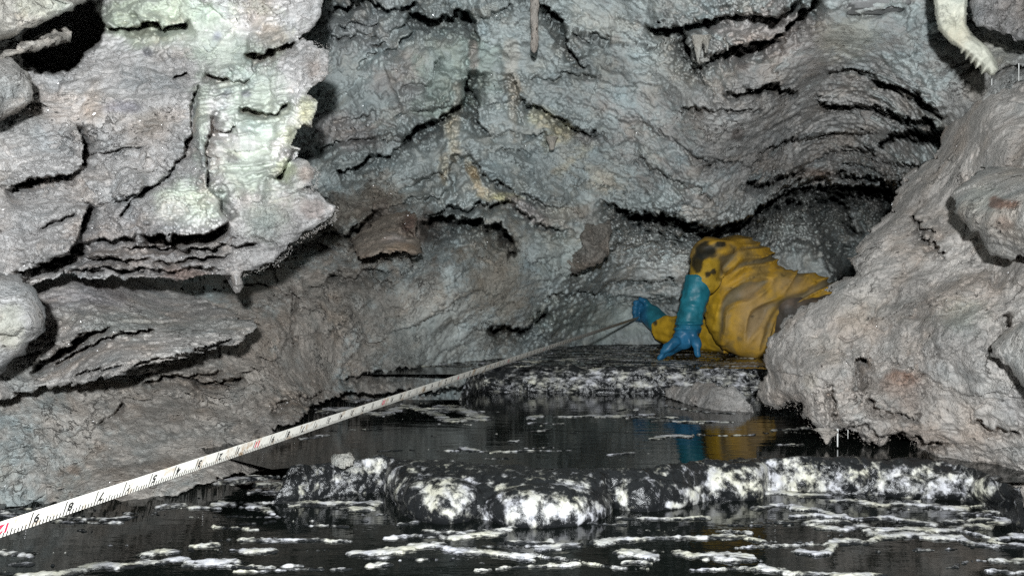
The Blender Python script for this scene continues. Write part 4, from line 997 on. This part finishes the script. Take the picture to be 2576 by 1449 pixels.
ST(T5, [(810, 805), (860, 815), (900, 822)], 5, .7); ST(T5, [(970, 830), (1010, 826)], 5, .7); ST(T5, [(730, 820), (800, 818)], 3, .4); ST(T5, [(1050, 770), (1100, 768)], 3, .4); ST(T5, [(1560, 835), (1680, 830)], 2.5, .5)
ST(T6, [(0, 760), (90, 745), (180, 755)], 6, .6); ST(T6, [(60, 590), (200, 620), (400, 630)], 3, .3); ST(T6, [(600, 715), (760, 705), (830, 710)], 4, .4); ST(T5, [(870, 940), (1100, 945)], 3, .4)
ST(T5, [(0, 760), (150, 740)], 4, .3)
for k in range(12):
    x0 = RNG.uniform(780, 2250); y0 = RNG.uniform(995, 1150); ln = RNG.uniform(50, 240)
    S.append(([(x0, y0), (x0 + ln * .5, y0 + RNG.normal() * 1.5), (x0 + ln, y0 + RNG.normal() * 2)], RNG.uniform(1.2, 2.4), RNG.uniform(.25, .45)))
crust('calcite_crust', 'white calcite crust specks on the pool between the dams', ZM, -.75, .95, 1.52, 2.62, S, .0034, .0045, -.46, amp=.0032, seed=2, stretch=(4, 30))
crust('calcite_crust', 'white calcite skin streaking the far pool under the person', ZU, -.4, 1.0, 2.56, 3.9, [(tr(T5, [(900, 340), (1400, 350), (1777, 360)]), 7, .3), (tr(T5, [(1100, 300), (1500, 320), (1777, 330)]), 6, .3), (tr(T6, [(0, 370), (300, 380), (560, 390)]), 8, .4)], .004, .006, -.02, amp=.004, seed=3, base=.56, stretch=(4, 34), mat=M_SKIN)

#PART4
# ------------------------------------------------------------------ measuring tape (decimal feet)
FT = .292
p12 = np.array(P(-18, 1338.4, .540)); phand = np.array(P(1612, 797, 3.59))
tdir = phand - p12; tdir /= np.linalg.norm(tdir)
up0 = np.array([0, 0, 1.0]); up0 -= tdir * up0.dot(tdir); up0 /= np.linalg.norm(up0)
side = np.cross(tdir, up0)                 # towards the right of the tape
ta = math.radians(22)
wdir = up0 * math.cos(ta) + side * math.sin(ta)
ndir = np.cross(wdir, tdir)
if ndir.dot(np.array([0, 0, CAMZ]) - p12) < 0: ndir = -ndir
def tp(s, q, n=0.0):                       # s metres beyond the 12 mark, q across, n above the face
    return p12 + tdir * s + wdir * q + ndir * n
HW = .0063
m_tape = simple_mat('tape_white', (.59, .57, .52), .45, 120, .08, .0002, dirt=(.30, .20, .11), dscale=55, dlo=.54, dhi=.70)
m_black = simple_mat('tape_black', (.02, .02, .02), .5, 100, .2, .0001)
m_red = simple_mat('tape_red', (.45, .02, .06), .5, 100, .2, .0001)
s0, s1 = -.30, 10.85 * FT
ns = 500
V = []
for s in np.linspace(s0, s1, ns):
    for q, n in ((-HW, 0), (HW, 0), (HW, -.0005), (-HW, -.0005)):
        V.append(tp(s, q, n))
i = np.arange(ns * 4).reshape(ns, 4); j = np.roll(i, -1, 1)
Q4 = np.stack([i[:-1], i[1:], j[1:], j[:-1]], -1).reshape(-1, 4)
Q4 = np.concatenate([Q4, [[0, 1, 2, 3], [ns * 4 - 1, ns * 4 - 2, ns * 4 - 3, ns * 4 - 4]]])
tape = tag(link('measuring_tape', make_mesh('measuring_tape', np.array(V), Q4, smooth=False), m_tape), 'long white measuring tape stretched from the lower left to the gloved hand', 'tape measure')
mv, mf, mm = [], [], []
def mark(s, w, q0, q1, m):
    k = len(mv)
    mv.extend([tp(s - w / 2, q0, .0004), tp(s + w / 2, q0, .0004), tp(s + w / 2, q1, .0004), tp(s - w / 2, q1, .0004)])
    mf.append((k, k + 1, k + 2, k + 3)); mm.append(m)
def glyphs(txt, s, m, height=.0070, bold=.00018):
    c = bpy.data.curves.new('t', 'FONT'); c.body = txt; c.size = 1; c.offset = .035
    o = bpy.data.objects.new('t', c); me = o.to_mesh()
    co = np.array([v.co[:2] for v in me.vertices]); fs = [tuple(p.vertices) for p in me.polygons]
    o.to_mesh_clear(); bpy.data.objects.remove(o); bpy.data.curves.remove(c)
    x0, y0 = co.min(0); x1, y1 = co.max(0)
    sc = height / (y1 - y0)
    k = len(mv)
    for x, y in co:
        mv.append(tp(s + (x1 - x) * sc, -.0030 + (y1 - y) * sc, .0004))
    for f in fs:
        mf.append(tuple(k + a for a in f)); mm.append(m)
for k in range(int(-1.0 / .01), int(10.8 / .01)):
    s = k * .01 * FT
    if k % 10 == 0:
        mark(s, .0009, -HW * .97, HW * .97, 0)
        v = 120 - k // 10
        if v % 10 == 0: glyphs(str(v // 10), s + .0025, 1, .0072)
        else: glyphs(str(v % 10), s + .0025, 0)
    elif s < 2.2:
        mark(s, .00085, -HW * .97, -.0008 if k % 5 == 0 else -.0024, 0)
me = bpy.data.meshes.new('scale_marking'); me.from_pydata([tuple(map(float, v)) for v in mv], [], mf); me.update()
me.materials.append(m_black); me.materials.append(m_red)
me.polygons.foreach_set('material_index', np.array(mm, np.int32))
link('scale_marking', me, None, tape)

# ------------------------------------------------------------------ the person
def surface_nets(f, lo, hi, h):
    lo = np.array(lo, float); n = np.ceil((np.array(hi) - lo) / h).astype(int) + 1
    g = np.stack(np.meshgrid(*[lo[k] + h * np.arange(n[k]) for k in range(3)], indexing='ij'), -1)
    val = f(g.reshape(-1, 3)).reshape(n)
    ins = val < 0
    cs = [ins[a:n[0] - 1 + a, b:n[1] - 1 + b, c:n[2] - 1 + c] for a in (0, 1) for b in (0, 1) for c in (0, 1)]
    cnt = sum(c.astype(np.int8) for c in cs)
    act = (cnt > 0) & (cnt < 8)
    idx = np.full(act.shape, -1, np.int64); idx[act] = np.arange(act.sum())
    p = lo + h * (np.argwhere(act) + .5)
    e = h * .3
    for _ in range(3):
        v = f(p)
        gr = np.stack([f(p + np.eye(3)[k] * e) - f(p - np.eye(3)[k] * e) for k in range(3)], -1) / (2 * e)
        st = gr * (v / ((gr ** 2).sum(-1) + 1e-6))[:, None]
        ln = np.linalg.norm(st, axis=1, keepdims=True)
        p = p - st * np.minimum(1, h * .6 / (ln + 1e-9))
    fs = []
    for ax in range(3):
        a = np.take(ins, range(0, n[ax] - 1), ax); b = np.take(ins, range(1, n[ax]), ax)
        o1, o2 = [k for k in range(3) if k != ax]
        ch = np.argwhere(a != b)
        ch = ch[(ch[:, o1] > 0) & (ch[:, o2] > 0) & (ch[:, o1] < n[o1] - 1) & (ch[:, o2] < n[o2] - 1)]
        c00 = ch.copy(); c10 = ch.copy(); c10[:, o1] -= 1; c01 = ch.copy(); c01[:, o2] -= 1; c11 = c10.copy(); c11[:, o2] -= 1
        q = np.stack([idx[tuple(c.T)] for c in (c00, c10, c11, c01)], -1)
        sgn = a[tuple(ch.T)]
        if ax == 1: sgn = ~sgn
        q[~sgn] = q[~sgn][:, ::-1]
        fs.append(q)
    q = np.concatenate(fs)
    return p, q[(q >= 0).all(1)]

def cap(p, a, b, ra, rb, flat=None):
    a = np.array(a); b = np.array(b); ab = b - a
    t = np.clip(((p - a) @ ab) / (ab @ ab), 0, 1)
    d = p - a - t[:, None] * ab
    if flat is not None: d = d * np.array(flat)
    return np.linalg.norm(d, axis=1) - (ra + (rb - ra) * t)
def smin(a, b, k):
    h = np.clip(.5 + .5 * (b - a) / k, 0, 1)
    return b + (a - b) * h - k * h * (1 - h)
def Qp(x, y, D): return np.array(P(x, y, D))

def folds(p):
    """slack creases running from the hip down towards the chest"""
    w = p + .03 * np.stack([perlin(p * 7 + 20), perlin(p * 7 + 30), perlin(p * 7 + 40)], -1)
    q = w - Qp(1900, 700, 2.95)
    bend = np.clip(.5 - 2.2 * q[:, 2], .1, 1.15)                # the lines steepen lower down
    al = -q[:, 0] * np.cos(bend) - q[:, 2] * np.sin(bend)
    ac = -q[:, 0] * np.sin(bend) + q[:, 2] * np.cos(bend)
    a = perlin(np.stack([al * 5, ac * 25, p[:, 1] * 3], -1))
    b = perlin(np.stack([al * 9 + 5, ac * 44, p[:, 1] * 5], -1))
    return a, b

def jacket_f(p):
    f = cap(p, Qp(1850, 685, 3.02), Qp(1866, 790, 3.02), .122, .128)
    f = smin(f, cap(p, Qp(1868, 830, 3.0), Qp(1885, 850, 2.98), .088, .075), .05)
    f = smin(f, cap(p, Qp(1835, 655, 3.0), Qp(1905, 668, 3.02), .072, .068), .04)
    f = smin(f, cap(p, Qp(1830, 705, 3.2), Qp(1840, 720, 3.2), .10, .10), .05)
    f = smin(f, cap(p, Qp(1930, 737, 2.97), Qp(2110, 734, 2.98), .080, .034), .03)
    f = smin(f, cap(p, Qp(1960, 716, 2.96), Qp(2060, 728, 2.96), .058, .046), .03)
    f = smin(f, cap(p, Qp(1880, 655, 2.98), Qp(1790, 640, 2.89), .062, .062), .03)
    f = smin(f, cap(p, Qp(1785, 645, 2.87), Qp(1770, 702, 2.82), .060, .052), .02)
    f = smin(f, cap(p, Qp(1830, 850, 3.15), Qp(1690, 832, 3.42), .064, .056), .03)
    f = smin(f, cap(p, Qp(1690, 832, 3.42), Qp(1666, 827, 3.45), .057, .055), .02)
    a, b = folds(p)
    arm = sstep(1830, 1790, CX + p[:, 0] * F / p[:, 1])
    w = perlin(p * np.array([26, 20, 40])) * .0045
    ridge = (1 - np.clip(np.abs(a) * 2.2, 0, 1)) ** 1.5
    f = f - ((.015 * (ridge - .35) + .010 * a + .006 * b) * (1 - .75 * arm) + w * (.35 + arm))
    return f
def uvof(p): return CX + p[:, 0] * F / p[:, 1], CY + (CAMZ - p[:, 2]) * F / p[:, 1]

def cloth_mat(name, rough, bump=.0012, spec=.5):
    m, nt = new_mat(name); b = NB(nt)
    out = b.n('ShaderNodeOutputMaterial'); pr = b.n('ShaderNodeBsdfPrincipled')
    tc = b.n('ShaderNodeTexCoord'); vec = tc.outputs['Object']
    at = b.n('ShaderNodeAttribute', attribute_name='tint')
    n = b.noise(vec, 26, 7, .7); n2 = b.noise(vec, 90, 4, .6)
    c = b.mix(1.0, at.outputs['Color'], b.ramp(n.outputs[0], [(.3, .75), (.7, 1.15)]), 'MULTIPLY')
    b.l(c, pr.inputs['Base Color'])
    b.l(b.ramp(n.outputs[0], [(.35, max(.1, rough - .15)), (.65, rough + .15)]), pr.inputs['Roughness'])
    pr.inputs['Specular IOR Level'].default_value = spec
    bp = b.n('ShaderNodeBump'); bp.inputs['Distance'].default_value = bump; bp.inputs['Strength'].default_value = .7
    b.l(b.math('ADD', n.outputs[0], b.math('MULTIPLY', n2.outputs[0], .4)), bp.inputs['Height']); b.l(bp.outputs[0], pr.inputs['Normal'])
    b.l(pr.outputs[0], out.inputs[0])
    return m
M_PVC = cloth_mat('yellow_oilskin', .62, .0018, .3); M_GLOVE = cloth_mat('rubber_glove', .45, .0014, .4); M_TROUSER = cloth_mat('muddy_cloth', .6, .003)

person = bpy.data.objects.new('person', None); COL.objects.link(person)
base = Qp(1870, 905, 3.0); person.location = base
tag(person, 'person in a muddy yellow oilskin and blue rubber gloves lying in the far passage', 'person')
def body_part(name, f, lo, hi, h, colour, mat, label=None):
    p, q = surface_nets(f, lo, hi, h)
    t = np.clip(colour(p), .004, .9)
    o = link(name, make_mesh(name, p - base, q, t), mat, person)
    if label: o['label'] = label
    return o
def jacket_c(p):
    u, v = uvof(p)
    a, b = folds(p)
    n = fbm(p * 14 + 3, 4); n2 = fbm(p * 40 + 8, 3)
    yel = np.array([.60, .35, .04]); mud = np.array([.17, .15, .10]); pale = np.array([.46, .31, .15])
    arm = np.maximum(sstep(1822, 1800, u) * sstep(640, 660, v), sstep(1720, 1690, u))
    k = np.clip(sstep(-.05, -.32, a + .35 * n) * .9 + sstep(-.12, .30, n + .35 * n2) * .55, 0, .9) * (1 - .75 * arm)
    c = yel * (1 - k[:, None]) + mud * k[:, None]
    kp = (np.maximum(blob(u, v, (1900, 800, 55, 90), n) * .6, blob(u, v, (1985, 715, 60, 30), n) * .5))[:, None]
    c = c * (1 - kp) + pale * kp
    c = np.where((arm > .5)[:, None], c * np.array([1.05, 1.08, .6]), c)
    for bx in ((1775, 632, 30, 26), (1755, 660, 18, 30), (1812, 614, 18, 10), (1795, 683, 8, 10), (1780, 690, 10, 10), (1737, 715, 8, 16), (1648, 812, 8, 10)):
        k = (sstep(.18, .75, blob(u, v, bx) + .45 * n2 + .3 * n) * .92)[:, None]
        c = c * (1 - k) + np.array([.02, .022, .018]) * k
    return c
body_part('jacket', jacket_f, Qp(1600, 920, 3.0) - np.array([.1, .35, .05]), Qp(2110, 570, 3.0) + np.array([.05, .42, .05]), .0062, jacket_c, M_PVC)
def trousers_f(p):
    f = cap(p, Qp(1985, 800, 3.0), Qp(2160, 800, 2.95), .098, .10)
    f = smin(f, cap(p, Qp(1985, 770, 2.95), Qp(2100, 790, 2.95), .05, .05), .03)
    return f - .008 * fbm(p * 18, 4)
def trousers_c(p):
    n = fbm(p * 16 + 5, 4)
    return np.array([.07, .058, .046]) * (1 + 1.2 * np.clip(n, -.4, .8))[:, None] + np.array([.06, .035, .02]) * sstep(.1, .4, n)[:, None]
body_part('trousers', trousers_f, Qp(1900, 920, 3.0) - np.array([.03, .15, .02]), Qp(2240, 700, 3.0) + np.array([.05, .15, .02]), .008, trousers_c, M_TROUSER)
TEAL = np.array([.02, .19, .25]); BLUE = np.array([.022, .145, .28])
def glove1_f(p):
    f = cap(p, Qp(1757, 708, 2.82), Qp(1733, 815, 2.80), .047, .043)
    h = cap(p, Qp(1731, 822, 2.80), Qp(1716, 856, 2.79), .034, .033, (1, 1.35, 1))
    f = smin(f, h, .018)
    for k, (x, y, D) in enumerate(((1659, 899, 2.77), (1664, 898, 2.785), (1671, 895, 2.80), (1682, 891, 2.815))):
        kn = Qp(1701 + 6 * k, 858 + 3 * k, 2.765 + .018 * k); tip = Qp(x, y, D); mid = (kn + tip) / 2 + np.array([-.004, -.004, .006])
        f = smin(f, smin(cap(p, kn, mid, .0138, .0128), cap(p, mid, tip, .0128, .0095), .004), .006)
    f = smin(f, smin(cap(p, Qp(1742, 838, 2.78), Qp(1752, 866, 2.76), .017, .014), cap(p, Qp(1752, 866, 2.76), Qp(1755, 892, 2.755), .014, .010), .005), .010)
    w = perlin(p * np.array([30, 30, 55])) * .0045 + perlin(p * np.array([50, 50, 20]) + 4) * .0025
    u, v = uvof(p)
    ring = np.exp(-((v - 818) / 10) ** 2) * .005 * np.sin(v * .45)
    return f - w - ring
def glove1_c(p):
    u, v = uvof(p); k = sstep(800, 845, v + 8 * fbm(p * 30, 2))[:, None]
    return (TEAL * (1 - k) + BLUE * k) * (1 + .5 * fbm(p * 30, 3))[:, None]
body_part('glove', glove1_f, Qp(1640, 915, 2.8) - np.array([0, .09, 0]), Qp(1800, 690, 2.8) + np.array([0, .09, 0]), .0042, glove1_c, M_GLOVE, 'hanging glove with long teal cuff and blue fingers pointing down')
def glove2_f(p):
    f = cap(p, Qp(1668, 822, 3.460), Qp(1640, 795, 3.510), .049, .044)
    f = smin(f, cap(p, Qp(1640, 795, 3.510), Qp(1622, 782, 3.550), .036, .034), .02)
    for k in range(4):
        y = 764 + 12.5 * k
        a = Qp(1620, y, 3.550); b = Qp(1600 - (2 if k in (1, 2) else 0), y - 3, 3.530); c = Qp(1602, y + 3, 3.595); d = Qp(1614, y + 4, 3.605)
        f = smin(f, smin(smin(cap(p, a, b, .0125, .0115), cap(p, b, c, .0115, .0105), .004), cap(p, c, d, .0105, .009), .004), .004)
    f = smin(f, smin(cap(p, Qp(1632, 772, 3.520), Qp(1622, 758, 3.510), .016, .013), cap(p, Qp(1622, 758, 3.510), Qp(1612, 752, 3.515), .013, .010), .005), .008)
    return f - perlin(p * np.array([34, 30, 34])) * .003
def glove2_c(p):
    u, v = uvof(p); k = sstep(1636, 1618, u + 6 * fbm(p * 30, 2))[:, None]
    return (TEAL * .9 * (1 - k) + BLUE * k) * (1 + .5 * fbm(p * 30, 3))[:, None]
body_part('glove', glove2_f, Qp(1575, 880, 3.53) - np.array([.02, .12, 0]), Qp(1715, 735, 3.53) + np.array([.02, .12, .01]), .0045, glove2_c, M_GLOVE, 'blue glove closed around the end of the tape')

#PART5
# ------------------------------------------------------------------ camera, flash, world
cam = bpy.data.cameras.new('camera')
cam.sensor_width = 36; cam.lens = F / 2576 * 36; cam.clip_start = .02; cam.clip_end = 100
co = bpy.data.objects.new('camera', cam); COL.objects.link(co)
co.location = (0, 0, CAMZ); co.rotation_euler = (math.pi / 2, 0, 0)
SC.camera = co
fl = bpy.data.lights.new('camera_flash', 'POINT')      # the photographer's flash, above and just behind the lens
fl.energy = FLASH_W; fl.shadow_soft_size = .022; fl.color = (.96, 1.0, 1.02)
fo = bpy.data.objects.new('camera_flash', fl); COL.objects.link(fo); fo.location = (0, -.24, CAMZ + .15)
w = bpy.data.worlds.new('World'); SC.world = w; w.use_nodes = True
w.node_tree.nodes['Background'].inputs[0].default_value = (0, 0, 0, 1)
w.node_tree.nodes['Background'].inputs[1].default_value = 0
SC.view_settings.view_transform = 'Standard'; SC.view_settings.look = 'None'
SC.view_settings.exposure = 0; SC.view_settings.gamma = 1
SC.cycles.use_denoising = False
SC.cycles.max_bounces = 6
SC.cycles.sample_clamp_indirect = 4
